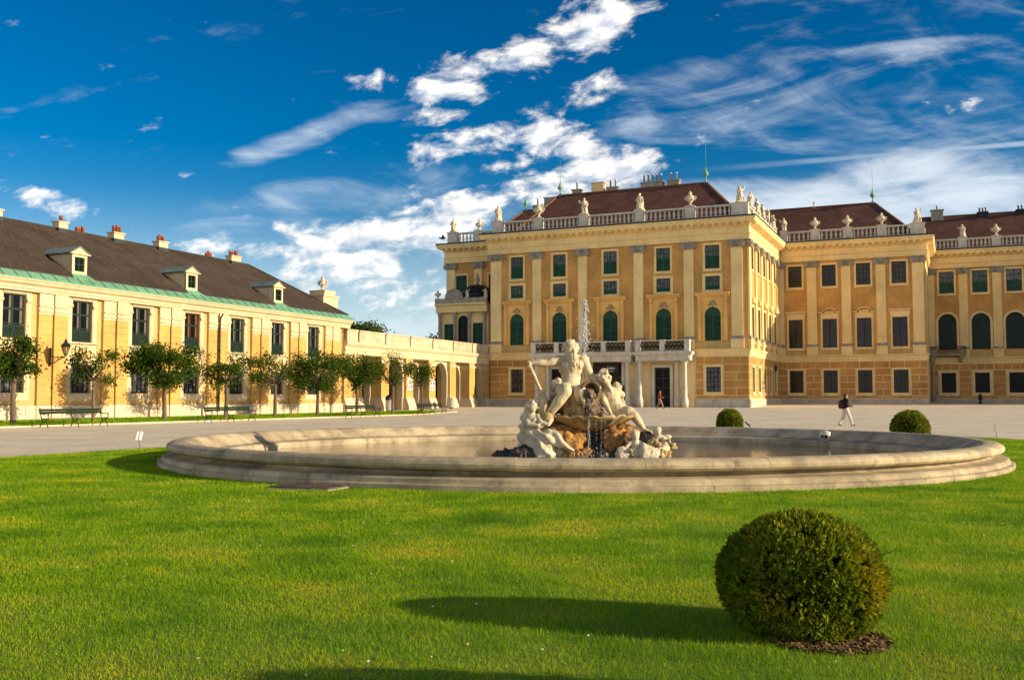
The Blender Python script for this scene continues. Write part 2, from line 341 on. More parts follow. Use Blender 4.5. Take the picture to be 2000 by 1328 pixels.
# grass strip under the trees with a stone edging
mb = MB(); n = 40
for k in range(n):
    a, b = 20 + 59 * k / n, 20 + 59 * (k + 1) / n
    mb.add([UV(-40.3, a) + (gz(-40.3, a) + .03,), UV(-42.1, a) + (gz(-42.1, a) + .04,), UV(-43.9, a) + (gz(-43.9, a) + .03,), UV(-43.9, b) + (gz(-43.9, b) + .03,), UV(-42.1, b) + (gz(-42.1, b) + .04,), UV(-40.3, b) + (gz(-40.3, b) + .03,)], [(0, 1, 4, 5), (1, 2, 3, 4)])
tag(mb.build('grass_strip', SOIL), 'narrow grass strip under the row of clipped trees', 'lawn', kind='structure')
mb = MB()
for k in range(n):
    a, b = 20 + 59 * k / n, 20 + 59 * (k + 1) / n
    q = []
    for (uu, dz) in ((-40.28, -.1), (-40.28, .07), (-40.14, .07), (-40.14, -.1)):
        q += [UV(uu, a + .01) + (gz(-40.2, a) + dz,), UV(uu, b - .01) + (gz(-40.2, b) + dz,)]
    mb.add(q, [(0, 1, 3, 2), (2, 3, 5, 4), (4, 5, 7, 6), (0, 2, 4, 6), (1, 7, 5, 3)])
tag(mb.build('path_edging', LPL), 'low pale stone edging along the grass strip', 'kerb', kind='structure')

# ------------------------------------------------------------------ facade tools
class Fac:
    def __init__(s, root, org, plane, side): s.root = root; s.o = org; s.p = plane; s.side = side
    def put(s, name, me, a=0.0, z=0.0, parent=None):
        loc = (s.p - s.o[0], a - s.o[1], z - s.o[2]) if s.side else (a - s.o[0], s.p - s.o[1], z - s.o[2])
        return obj(name, me, parent or s.root, loc, math.pi / 2 if s.side else 0.0)
def wall_mesh(key, m, s0, s1, z0, z1, ops, depth=.28):
    """ops: (a,b,c,d) rectangles, or (a,b,c,d,'arch') with a half-round head; reveals are real"""
    mb = MB(); xs = sorted(set([s0, s1] + [o[0] for o in ops] + [o[1] for o in ops])); zs = sorted(set([z0, z1] + [o[2] for o in ops] + [o[3] for o in ops]))
    for i in range(len(xs) - 1):
        for j in range(len(zs) - 1):
            cx, cz = (xs[i] + xs[i + 1]) / 2, (zs[j] + zs[j + 1]) / 2
            if any(o[0] < cx < o[1] and o[2] < cz < o[3] for o in ops): continue
            mb.add([(xs[i], 0, zs[j]), (xs[i + 1], 0, zs[j]), (xs[i + 1], 0, zs[j + 1]), (xs[i], 0, zs[j + 1])], [(0, 1, 2, 3)])
    for o in ops:
        a, b, c, d = o[:4]; arch = len(o) > 4; t = d - (b - a) / 2 if arch else d
        mb.add([(a, 0, c), (a, depth, c), (a, depth, t), (a, 0, t)], [(0, 1, 2, 3)]); mb.add([(b, 0, c), (b, depth, c), (b, depth, t), (b, 0, t)], [(3, 2, 1, 0)])
        mb.add([(a, 0, c), (b, 0, c), (b, depth, c), (a, depth, c)], [(0, 1, 2, 3)])
        if not arch: mb.add([(a, 0, d), (b, 0, d), (b, depth, d), (a, depth, d)], [(3, 2, 1, 0)])
        else:
            r = (b - a) / 2; mx = (a + b) / 2; n = 14
            for k in range(n):
                p, q = math.pi * k / n, math.pi * (k + 1) / n
                A = (mx + r * math.cos(p), t + r * math.sin(p)); B = (mx + r * math.cos(q), t + r * math.sin(q))
                mb.add([(A[0], 0, A[1]), (A[0], 0, d), (B[0], 0, d), (B[0], 0, B[1])], [(0, 1, 2, 3)])
                mb.add([(A[0], 0, A[1]), (B[0], 0, B[1]), (B[0], depth, B[1]), (A[0], depth, A[1])], [(0, 1, 2, 3)])
    return mb.mesh(key, m, False, False)
def ring(mb, w, h, b, y0, y1, z=0.0):                     # rectangular frame, outer w x h, border b, bottom at z
    mb.box(-w / 2, -w / 2 + b, y0, y1, z, z + h); mb.box(w / 2 - b, w / 2, y0, y1, z, z + h)
    mb.box(-w / 2 + b, w / 2 - b, y0, y1, z, z + b); mb.box(-w / 2 + b, w / 2 - b, y0, y1, z + h - b, z + h); return mb
def window(fc, s, z, w, h, cols, rows, gl, frame=DGR, sur=.2, surm=CRM, low=0.0, lowm=None, shut=None, arch=False, panes=False, sill=True, proud=.06, bar=.05, curtain=None):
    """rect or arched window: sash bars > surround, pane(s), shutter, sill; placed with its bottom middle at (s,z)"""
    key = ('win', w, h, cols, rows, frame.name, arch, low)
    r = w / 2; t = h - r if arch else h
    def sash():
        mb = MB(); d0, d1 = .12, .19
        if arch:
            mb.box(-r, -r + .07, d0, d1, 0, t); mb.box(r - .07, r, d0, d1, 0, t); mb.box(-r, r, d0, d1, 0, .08); mb.arcband(r - .07, r, d0, d1, t)
            mb.box(-.035, .035, d0 - .01, d1, .08, h - .07); mb.box(-r + .07, r - .07, d0 - .01, d1, t - .04, t + .04)
            for k in range(1, rows): zz = t * k / rows; mb.box(-r + .07, r - .07, d0 + .02, d1, zz - .02, zz + .02)
        else:
            ring(mb, w, h, .07, d0, d1)
            for k in range(1, cols): x = -r + w * k / cols; q = bar if (cols % 2 == 0 and k == cols // 2) else bar * .55; mb.box(x - q, x + q, d0 - .01, d1, .07, h - .07)
            for k in range(1, rows): zz = h * k / rows; q = bar * .55 if k != rows - 1 or rows < 3 else bar; mb.box(-r + .07, r - .07, d0 + .005, d1, zz - q, zz + q)
        return mb.mesh('window', frame)
    o = fc.put('window', cached(key, sash), s, z)
    y = .17
    if panes:
        for i in range(cols):
            for j in range(rows):
                x0, x1, z0, z1 = -r + w * i / cols, -r + w * (i + 1) / cols, h * j / rows, h * (j + 1) / rows
                if z1 <= low + .05: continue
                ym = y + NR.uniform(-.004, .004)
                obj('pane', cached(('pane', round(x1 - x0, 3), round(z1 - z0, 3), gl.name), lambda: MB().box(0, x1 - x0, -.004, .004, 0, z1 - z0).mesh('pane', gl)), o, (x0, ym, z0))
    else:
        obj('pane', cached(('pane', w, h, arch, gl.name), lambda: (MB().arcdisc(r, y, t, 0) if arch else MB().box(-r, r, y, y + .01, 0, h)).mesh('pane', gl)), o)
    if curtain:
        def cu():
            mb = MB()
            for a, b in ((-.02 - w * .12, -.04), (r - w * .15, r - .07)):
                n = 5
                for k in range(n): p, q = a + (b - a) * k / n, a + (b - a) * (k + 1) / n; mb.box(p, q, .145 + .008 * (k % 2), .153 + .008 * (k % 2), low + .03, h - .06)
            return mb.mesh('curtain', curtain)
        obj('curtain', cached(('curt', w, h, low, curtain.name), cu), o)
    if low > 0:
        def sh():
            mb = MB(); n = max(3, int(low / .11))
            for sx in (-1, 1):
                x0, x1 = sorted((sx * .015, sx * (r - .02)))
                mb.box(x0, x0 + .07, .06, .10, .02, low); mb.box(x1 - .07, x1, .06, .10, .02, low); mb.box(x0, x1, .062, .10, low - .08, low - .002); mb.box(x0, x1, .062, .10, .02, .1)
                for k in range(n): zz = .1 + (low - .18) * (k + .5) / n; mb.add([(x0, .072, zz - .03), (x1, .072, zz - .03), (x1, .098, zz + .04), (x0, .098, zz + .04)], [(0, 1, 2, 3)])
            return mb.mesh('shutter', lowm or LGR)
        obj('shutter', cached(('low', w, low), sh), o)
    if shut:
        for sx in (-1, 1):
            def sh():
                mb = MB(); x0, x1 = (.012, r - .01); n = int(t / .16)
                mb.box(x0, x0 + .08, .05, .1, .02, t); mb.box(x1 - .08, x1, .05, .1, .02, t)
                for zc in (0.02, t * .5, t - .1): mb.box(x0, x1, .052, .1, zc, zc + .1)
                for k in range(n): zz = .05 + (t - .1) * (k + .5) / n; mb.add([(x0, .066, zz - .05), (x1, .066, zz - .05), (x1, .096, zz + .06), (x0, .096, zz + .06)], [(0, 1, 2, 3)])
                if arch:
                    nn = 8; pts = [(.012, t)] + [(r * .985 * math.cos(math.pi / 2 * k / nn) if k < nn else .012, t + r * .985 * math.sin(math.pi / 2 * k / nn)) for k in range(nn + 1)]
                    mb.prism(pts, .06, .1)
                if sx < 0: mb.v = [(-a, b, c) for a, b, c in mb.v]
                return mb.mesh('shutter', shut)
            obj('shutter', cached(('shut', w, h, arch, sx, shut.name), sh), o)
    if sur > 0:
        def fr():
            mb = MB()
            if arch:
                mb.box(-r - sur, -r - .002, -proud, .1, 0, t); mb.box(r + .002, r + sur, -proud, .1, 0, t); mb.arcband(r + .002, r + sur, -proud, .1, t)
                mb.arcband(r + sur * .6, r + sur * 1.05, -proud - .03, 0, t); mb.box(-r - sur * 1.05, -r - sur * .6, -proud - .03, 0, 0, t); mb.box(r + sur * .6, r + sur * 1.05, -proud - .03, 0, 0, t)
            else:
                ring(mb, w + 2 * sur, h + 2 * sur, sur - .004, -proud, .1, -sur)
                ring(mb, w + 2 * sur + .04, h + 2 * sur + .04, sur * .3, -proud - .03, 0, -sur - .02)
            return mb.mesh('surround', surm)
        obj('surround', cached(('sur', w, h, sur, surm.name, arch, proud), fr), o)
        if sill and not arch:
            obj('sill', cached(('sill', w, sur, surm.name), lambda: MB().box(-w / 2 - sur - .1, w / 2 + sur + .1, -proud - .1, .05, -sur - .1, -sur - .015).mesh('sill', surm)), o)
    return o
def pilaster(fc, s, w, zb, proj=.16, m=CRM, zc=16.86, zt=17.62):
    """pedestal to architrave: shaft > base, pedestal, capital with volutes and a garland"""
    o = fc.put('pilaster', cached(('pil', w, m.name, zc, proj), lambda: MB().box(-w / 2, w / 2, -proj, 0, 7.84, zc).mesh('pilaster', m)), s, 0)
    obj('pedestal', cached(('ped', w, m.name, proj), lambda: MB().box(-w / 2 - .09, w / 2 + .09, -proj - .1, 0, 6.57, 7.42).box(-w / 2 - .13, w / 2 + .13, -proj - .14, 0, 7.42, 7.5).mesh('pedestal', m)), o)
    obj('base', cached(('pb', w, proj), lambda: MB().prof([(0, 7.503), (-proj - .12, 7.503), (-proj - .13, 7.6), (-proj - .06, 7.66), (-proj - .08, 7.76), (-proj - .01, 7.84), (0, 7.84)], -w / 2 - .1, w / 2 + .1).mesh('base', GST)), o)
    def cap():
        mb = MB(); e = w / 2
        mb.box(-e - .02, e + .02, -proj - .05, 0, zc, zc + .09); mb.prof([(0, zc + .09), (-proj - .02, zc + .09), (-proj - .06, zc + .64), (0, zc + .64)], -e * .9, e * .9)
        mb.box(-e - .2, e + .2, -proj - .22, 0, zt - .13, zt - .003)
        for sx in (-1, 1):
            for k, r in enumerate((.34, .22, .1)):
                c = (sx * (e + .0), zc + .30); n = 12
                mb.prism([(c[0] + r * math.cos(6.283 * q / n), c[1] + r * math.sin(6.283 * q / n)) for q in range(n)], -proj - .2 - .06 * k, -.01)
        for k in range(7):
            a = -1 + 2 * k / 6; mb.ball((a * e * .8, -proj - .16, zc + .3 - .2 * (1 - a * a)), .1, n=6, k=4)
        return mb.mesh('capital', GST)
    obj('capital', cached(('cap', w, zc, proj), cap), o)
    return o
def entabl(fc, s0, s1, zt=17.62, top=19.8, m=CRM, ends=(0, 0), dent=True, step=.72, over=1.0):
    d = top - zt
    pr = [(0.0, zt), (-.24, zt), (-.24, zt + .24), (-.28, zt + .25), (-.28, zt + .5), (-.38, zt + .58), (-.22, zt + .62), (-.22, zt + 1.3), (-.36, zt + 1.4), (-.36, zt + 1.58), (-over + .12, zt + 1.72), (-over + .1, zt + 1.9), (-over, zt + 2.02), (-over, top), (0, top + .1)]
    o = fc.put('cornice', MB().prof(pr, s0, s1, ends[0] > 0, ends[1] > 0).mesh('cornice', m), 0, 0)
    if dent:
        n = int((s1 - s0) / step); me = cached(('dent', m.name, over, zt), lambda: MB().prof([(-.362, zt + 1.3), (-.5, zt + 1.36), (-over + .16, zt + 1.55), (-over + .14, zt + 1.71), (-.362, zt + 1.57)], -.15, .15).mesh('modillion', m))
        for k in range(n): obj('modillion', me, o, (s0 + (k + .5) * (s1 - s0) / n, 0, 0))
    fl = MB().prof([(-over - .03, top + .002), (-over - .03, top + .16), (-.1, top + .3), (.3, top + .3), (.3, top + .11), (0, top + .105)], s0, s1, ends[0] > 0, ends[1] > 0)
    obj('flashing', fl.mesh('flashing', FLS), o)
    return o
def baluster_mesh():
    return MB().lathe([(.09, 0), (.09, .08), (.05, .12), (.105, .28), (.115, .36), (.06, .62), (.05, .68), (.085, .74), (.085, .8)], 8).mesh('baluster', WST, True)
def balustrade(fc, s0, s1, peds, z=20.02, h=1.4, back=.12, sp=.44, rev=.0):
    """peds: pedestal centre and width; rails between with turned balusters"""
    y0, y1 = back, back + .4
    root = fc.put('balustrade', MB().box(s0, s1, y0 - .05, y1 + .05, z - .35, z + .18).mesh('balustrade', WST), 0, 0)
    ps = sorted(peds)
    for c, w in ps:
        obj('pedestal', cached(('bped', w, z), lambda: MB().box(-w / 2, w / 2, y0 - .1, y1 + .1, z - .2, z + h - .09).box(-w / 2 - .08, w / 2 + .08, y0 - .18, y1 + .18, z + h - .09, z + h).box(-w / 2 + .15, w / 2 - .15, y0 - .125, y0 - .09, z + .25, z + h - .25).mesh('pedestal', WST)), root, (c, 0, 0))
    gaps = []; a = s0
    for c, w in ps:
        if c - w / 2 - a > .3: gaps.append((a, c - w / 2))
        a = c + w / 2
    if s1 - a > .3: gaps.append((a, s1))
    bm_ = cached('baluster', baluster_mesh)
    for a, b in gaps:
        obj('rail', MB().box(a, b, y0 - .04, y1 + .04, z + h - .27, z + h - .1).mesh('rail', WST), root)
        n = max(1, int((b - a - .1) / sp))
        for k in range(n): obj('baluster', bm_, root, (a + (k + .5) * (b - a) / n, (y0 + y1) / 2, z + .18), sc_=(1.35, 1.35, (h - .45) / .8))
    return root
def blocks(fc, s0, s1, z0, z1, rows, ops, wid=1.75, gap=.05, m=BLK, proud=.03, wall=None):
    ze = [1.5, 1.8, 2.59, 3.38, 4.17, 4.97, 5.75]
    for j in range(6):
        a, b = ze[j], ze[j + 1]; h = b - a; iv = [(s0, s1)]
        for o in ops:
            if min(b, o[3]) - max(a, o[2]) > .2:
                nv = []
                for p, q in iv:
                    if o[1] <= p or o[0] >= q: nv.append((p, q)); continue
                    if o[0] - p > .25: nv.append((p, o[0]))
                    if q - o[1] > .25: nv.append((o[1], q))
                iv = nv
        for p, q in iv:
            n = max(1, round((q - p) / wid)); e = [p + (q - p) * k / n for k in range(n + 1)]
            if j % 2 == 1 and n == 1 and q - p > 1.5: e = [p, p + (q - p) * .5, q]
            elif j % 2 == 1 and n > 1: e = [p] + [x - (q - p) / n / 2 for x in e[1:]] + [q]
            for k in range(len(e) - 1):
                w = round(e[k + 1] - e[k] - gap, 2)
                if w < .12: continue
                me = cached(('blk', w, round(h, 3), m.name, proud), lambda: MB().bev(-w / 2, w / 2, -proud, 0.0, gap / 2, h - gap / 2, .012).mesh('stone_block', m))
                x = (e[k] + e[k + 1]) / 2
                obj('stone_block', me, wall, (x, -.002 + random.uniform(-.004, .003), a))
def plinth(fc, s0, s1, zb, z1, m=PST, proj=.14, wid=1.5):
    o = fc.put('plinth', MB().box(s0, s1, -proj + .04, 0, zb - .5, z1 - .02).mesh('plinth', m), 0, 0)
    n = max(1, int((s1 - s0) / wid))
    for k in range(n):
        w = round((s1 - s0) / n - .02, 3)
        obj('plinth_stone', cached(('pls', w, zb, z1, m.name, proj), lambda: MB().bev(-w / 2, w / 2, -proj - .03, -proj + .035, zb - .4, z1, .02).mesh('plinth_stone', m)), o, (s0 + (k + .5) * (s1 - s0) / n, random.uniform(-.006, .006), 0))
    return o
def hip_roof(root, org, e, ridge, z0, z1, m, thick=.25, caps=RCAP):
    """e=(u0,u1,v0,v1) eaves, ridge=((u,v),(u,v))"""
    u0, u1, v0, v1 = e; (a, b), (c, d) = ridge
    P = lambda u, v, z: (u - org[0], v - org[1], z - org[2])
    v = [P(u0, v0, z0), P(u1, v0, z0), P(u1, v1, z0), P(u0, v1, z0), P(a, b, z1), P(c, d, z1)]
    if abs(c - a) >= abs(d - b): f = [(0, 1, 5, 4), (1, 2, 5), (2, 3, 4, 5), (3, 0, 4)]
    else: f = [(0, 1, 4), (1, 2, 5, 4), (2, 3, 5), (3, 0, 4, 5)]
    mb = MB(); mb.add(v, f + [(3, 2, 1, 0)]); r = mb.build('roof', m, root)
    cm = MB(); es = [(4, 5), (0, 4), (3, 4), (1, 5), (2, 5)] if abs(c - a) >= abs(d - b) else [(4, 5), (0, 4), (1, 4), (2, 5), (3, 5)]
    for i, j in es:
        A, B = Vector(v[i]), Vector(v[j]); cm.tube([A + Vector((0, 0, .03)), B + Vector((0, 0, .03))], .13, 6)
    obj('ridge_tiles', cm.mesh('ridge_tiles', caps), r)
    return r
def finial(root, org, u, v, z, m=COP, parent=None, h=2.2):
    mb = MB().lathe([(.17, 0), (.15, .3), (.07, .5), (.09, .8), (.3, 1.0), (.34, 1.15), (.15, 1.4), (.09, 1.65), (.04, h * .9)], 10).tube([(0, 0, h * .85), (0, 0, h + 2.4)], .02, 5)
    return mb.build('finial', m, parent or root, (u - org[0], v - org[1], z - org[2]), smooth=True)
def chimney(root, org, u, v, z, w, d, h, pots, parent, m=CRL, potm=MET, ph=.9, pr=.12):
    o = MB().box(-w / 2, w / 2, -d / 2, d / 2, -1.2, h - .14).box(-w / 2 - .1, w / 2 + .1, -d / 2 - .1, d / 2 + .1, h - .14, h).build('chimney', m, parent, (u - org[0], v - org[1], z - org[2]))
    o.parent = parent
    for k in range(pots):
        obj('chimney_pot', cached(('pot', potm.name, ph, pr), lambda: MB().lathe([(pr, 0), (pr * .9, ph * .8), (pr * 1.25, ph * .82), (pr * 1.1, ph)], 8).mesh('chimney_pot', potm, True)), o, (((k + .5) / pots - .5) * (w - .1), 0, h))
    return o
# ------------------------------------------------------------------ front wing of the palace (A)
VA, UR, ULA = 101.1, -18.6, -47.3
OA = (-33.0, VA, .5)
A = uvthing('palace_wing', 'tall ochre palace wing with white portal balcony and statues, facing the fountain', 'palace', *OA)
fa = Fac(A, OA, VA, False); fs = Fac(A, OA, UR, True)
WX = [-44.03, -38.98, -33.16, -27.35, -22.2]
ops = [(x - .76, x + .76, 14.78, 17.2) for x in WX] + [(x - .76, x + .76, 12.6, 14.0) for x in WX] + [(x - .84, x + .84, 7.38, 10.85, 'arch') for x in WX]
fa.put('upper_wall', wall_mesh('upper_wall', OCH, ULA, UR, 6.5, 17.7, ops))
gops = [(x - .75, x + .75, 2.15, 4.7) for x in (WX[0], WX[4])]
PX0, PX1 = -41.75, -24.15
lwops = gops + [(-28.35, -26.68, .4, 4.7), (-39.95, -38.64, .4, 4.7), (-34.4, -31.9, .4, 5.3)]
lw = fa.put('lower_wall', wall_mesh('lower_wall', CRM, ULA, UR, .2, 6.5, lwops))
bo = [(o[0] - .28, o[1] + .28, o[2] - .3, o[3] + .26) for o in gops]
blocks(fa, ULA, PX0 - .1, 1.5, 5.75, 5, bo, wall=lw, gap=.075); blocks(fa, PX1 + .1, UR, 1.5, 5.75, 5, bo, wall=lw, gap=.075)
plinth(fa, ULA - .05, PX0, .45, 1.45); plinth(fa, PX1, UR + .1, .45, 1.45)
fa.put('string_course', MB().prof([(.1, 5.77), (-.08, 5.77), (-.08, 6.0), (-.14, 6.1), (-.14, 6.3), (-.28, 6.42), (-.28, 6.55), (.1, 6.56)], ULA, UR, False, True).mesh('string_course', CRM))
for x in WX:
    window(fa, x, 14.78, 1.5, 2.42, 4, 4, GLC, low=1.35, bar=.04)
    window(fa, x, 12.6, 1.5, 1.4, 4, 3, GLC, sur=.27, low=.42, bar=.04)
    w = window(fa, x, 7.38, 1.66, 3.47, 2, 4, GLS, sur=.16, shut=DGR, arch=True, surm=CAS, proud=.12)
    def door_case():
        mb = MB(); zt = 11.95 - 7.38; r = .99; t = 3.47 - .83; n = 12
        for sx in (-1, 1): mb.box(sx * 1.0, sx * 1.52, -.05, .0, 0, zt); mb.box(sx * 1.2, sx * 1.5, -.2, -.05, 0, zt - .75); mb.box(sx * 1.17, sx * 1.53, -.27, -.05, zt - .74, zt - .6); mb.box(sx * 1.2, sx * 1.5, -.16, -.05, zt - .6, zt)
        for k in range(n):
            p, q = math.pi * k / n, math.pi * (k + 1) / n; a = (r * math.cos(p), t + r * math.sin(p)); b = (r * math.cos(q), t + r * math.sin(q))
            mb.add([(a[0], -.05, a[1]), (a[0], -.05, zt), (b[0], -.05, zt), (b[0], -.05, b[1])], [(0, 1, 2, 3)])
        return mb.mesh('arch_case', CAS, False)
    obj('arch_case', cached('arch_case', door_case), w)
    def con(sx):
        mb = MB(); mb.prof([(-.05, 4.0), (-.2, 4.05), (-.26, 4.3), (-.34, 4.55), (-.05, 4.57)], sx * 1.36 - .14, sx * 1.36 + .14); mb.ball((sx * 1.36, -.24, 4.02), .12, n=6, k=4)
        return mb.mesh('console', CAS)
    for sx in (-1, 1): obj('console', cached(('console', sx), lambda: con(sx)), w)
    obj('hood', cached('hood', lambda: MB().prof([(0, 4.575), (-.28, 4.575), (-.3, 4.68), (-.52, 4.8), (-.52, 4.92), (0, 4.99)], -1.78, 1.78).mesh('hood', CAS)), w)
    def cart():
        mb = MB()
        for a, c, r in ((0, 3.85, .2), (-.22, 3.78, .15), (.22, 3.78, .15), (0, 3.6, .14), (-.38, 3.62, .1), (.38, 3.62, .1), (-.12, 4.02, .1), (.12, 4.02, .1)): mb.ball((a, -.12, c), r, (1, .7, 1), 8, 5)
        return mb.mesh('cartouche', mat('weathered_cream', (.45, .33, .16), .9, .2, 3, .3), True)
    obj('cartouche', cached('cart', cart), w)
for o in gops: window(fa, (o[0] + o[1]) / 2, 2.15, 1.5, 2.55, 4, 5, GLC, frame=DBR, sur=.24, surm=CRL, proud=.09)
PAX = [(-46.55, 1.3), (-41.6, 1.03), (-36.27, 1.03), (-30.02, 1.03), (-24.64, 1.03), (-19.7, 1.15)]
for x, w in PAX: pilaster(fa, x, w, .5)
for x, w in PAX[:-1]:
    pass
for i in range(5):
    a, b = PAX[i][0] + PAX[i][1] / 2 + .1, PAX[i + 1][0] - PAX[i + 1][1] / 2 - .1
    fa.put('parapet_panel', MB().box(a, b, -.05, 0, 6.57, 7.3).mesh('parapet_panel', LYW))
entabl(fa, ULA, UR, ends=(.95, .995))
balustrade(fa, ULA, UR + .1, [(-46.5, 1.35), (-41.55, 1.0), (-36.2, 1.0), (-29.95, 1.0), (-24.5, 1.0), (-19.35, 1.7)])
# side front of the wing, facing right
VB = 121.0
SW = [103.35, 106.9, 110.4, 113.9, 117.4]
ops = [(v - .6, v + .6, 14.78, 17.2) for v in SW] + [(v - .65, v + .65, 7.38, 10.85) for v in SW]
fs.put('upper_wall', wall_mesh('upper_wall', OCH, VA, VB, 6.5, 17.7, ops))
so_ = [(v - .6, v + .6, 2.15, 4.7) for v in SW]
lw2 = fs.put('lower_wall', wall_mesh('lower_wall', CRM, VA, VB, .2, 6.5, so_))
blocks(fs, VA + .03, VB, 1.5, 5.75, 5, [(o[0] - .28, o[1] + .28, o[2] - .3, o[3] + .26) for o in so_], wall=lw2, wid=2.2)
plinth(fs, VA, VB, .5, 1.45, m=LPL)
fs.put('string_course', MB().prof([(.1, 5.773), (-.083, 5.773), (-.083, 6.003), (-.143, 6.103), (-.143, 6.303), (-.283, 6.423), (-.283, 6.553), (.1, 6.563)], VA, VB, True, False).mesh('string_course', CRM))
for v in SW:
    window(fs, v, 14.78, 1.2, 2.42, 2, 4, GLS, shut=LGR); window(fs, v, 7.38, 1.3, 3.47, 2, 4, GLS, shut=LGR); window(fs, v, 2.15, 1.2, 2.55, 2, 4, GLS, sur=.24, surm=CRL, shut=LGR)
    fs.put('hood', cached('sidehood', lambda: MB().prof([(0, 11.3), (-.3, 11.3), (-.42, 11.55), (0, 11.6)], -1.0, 1.0).ball((0, -.18, 11.6), .3, n=8, k=5).ball((-.35, -.14, 11.55), .17, n=6, k=4).ball((.35, -.14, 11.55), .17, n=6, k=4).mesh('hood', CRM)), v, 0)
for v in [101.68, 105.13, 108.65, 112.15, 115.65, 119.1]: pilaster(fs, v, .8 if v > 102 else 1.0, .5)
entabl(fs, VA, VB - .2, ends=(.99, 0.0), zt=17.623, top=19.803)
balustrade(fs, VA + .25, VB - .3, [(105.1, .9), (108.65, .9), (112.15, .9), (115.65, .9), (119.2, .9)])
# hidden core, roof
MB().box(ULA - OA[0] + .02, UR - OA[0] - .3, .3, 20, 0 - .5, 19.3).build('core_wall', OCH, A)
MB().box(ULA - OA[0] + .001, UR - OA[0] - .001, .31, 20, 19.0, 19.42).build('attic_floor', FLS, A)
rA = hip_roof(A, OA, (-44.6, -19.6, 102.0, 119.6), ((-42.7, 110.6), (-24.8, 110.6)), 20.3, 25.75, ROOF)
finial(A, OA, -24.9, 110.6, 25.7, parent=rA, h=2.1); finial(A, OA, -42.5, 110.6, 25.6, parent=rA, h=2.1)
for (u, w, n, h) in ((-40.5, 1.0, 1, .9), (-37.8, 1.5, 0, 1.5), (-36.0, 1.3, 2, .8), (-31.2, 2.6, 5, 1.0), (-28.7, 1.4, 2, 1.0)):
    chimney(A, OA, u, 111.0, 25.5, w, .8, h, n, rA, m=GST if n != 0 else CRL, potm=MET)
MB().box(-.75, .75, -.55, .55, 0, .9).box(-.85, .85, -.6, .6, .9, 1.0).build('chimney', GST, rA, (-44.0 - OA[0], 111.5 - OA[1], 24.8 - OA[2]))
# portal with balcony
zf = .62
prt = fa.put('portal', MB().box(PX0, PX1, -.18, -.03, 5.3, 6.0).mesh('portal', WST))
pb = CRL
for a, b in ((PX0, -40.3), (-38.25, -34.7), (-31.6, -28.75), (-26.28, PX1)):
    obj('portal_pier', MB().box(a, b, -.14, -.02, .3, 5.3).box(a + .25, b - .25, -.2, -.14, 1.6, 5.1).box(a, b, -.24, -.141, .3, 1.45).mesh('portal_pier', pb), prt)
for cx, w, h in ((-27.515, 1.67, 4.7), (-39.295, 1.31, 4.7)):
    d = MB().box(cx - w / 2, cx + w / 2, .16, .2, .4, h).build('door', DBR, prt)
    dd = MB()
    for k in range(2):
        for j in range(4): x = cx + (k - .5) * w * .48; dd.box(x - w * .2, x + w * .2, .14, .16, .8 + j * .95, .8 + j * .95 + .8)
    obj('door_panel', dd.mesh('door_panel', GLS), d)
    fm = MB().box(cx - w / 2 - .3, cx - w / 2, -.26, .0, .3, h + .3).box(cx + w / 2, cx + w / 2 + .3, -.26, .0, .3, h + .3).box(cx - w / 2, cx + w / 2, -.26, .0, h, h + .3); obj('door_frame', fm.mesh('door_frame', WST), d)
d = MB().box(-34.4, -31.9, .16, .2, .4, 5.3).build('door', DBR, prt); obj('door_frame', MB().box(-34.7, -34.4, -.26, 0, .3, 5.55).box(-31.9, -31.6, -.26, 0, .3, 5.55).box(-34.4, -31.9, -.26, 0, 5.3, 5.55).mesh('door_frame', WST), d)
def column_mesh(): return MB().lathe([(.33, 0), (.33, .75), (.31, .76), (.31, .88), (.25, .96), (.215, 1.08), (.195, 3.9), (.185, 4.3), (.23, 4.36), (.2, 4.42), (.21, 4.5), (.29, 4.62)], 16).box(-.33, .33, -.33, .33, 4.62, 4.74).mesh('column', WST, True)
cm_ = cached('column', column_mesh)
for x, y in ((-41.2, -1.25), (-36.1, -1.25), (-30.95, -1.25), (-29.6, -1.25), (-24.85, -1.25), (-25.9, -.5), (-40.2, -.5), (-30.2, -.5)):
    obj('column', cm_, prt, (x, y, zf - .02))
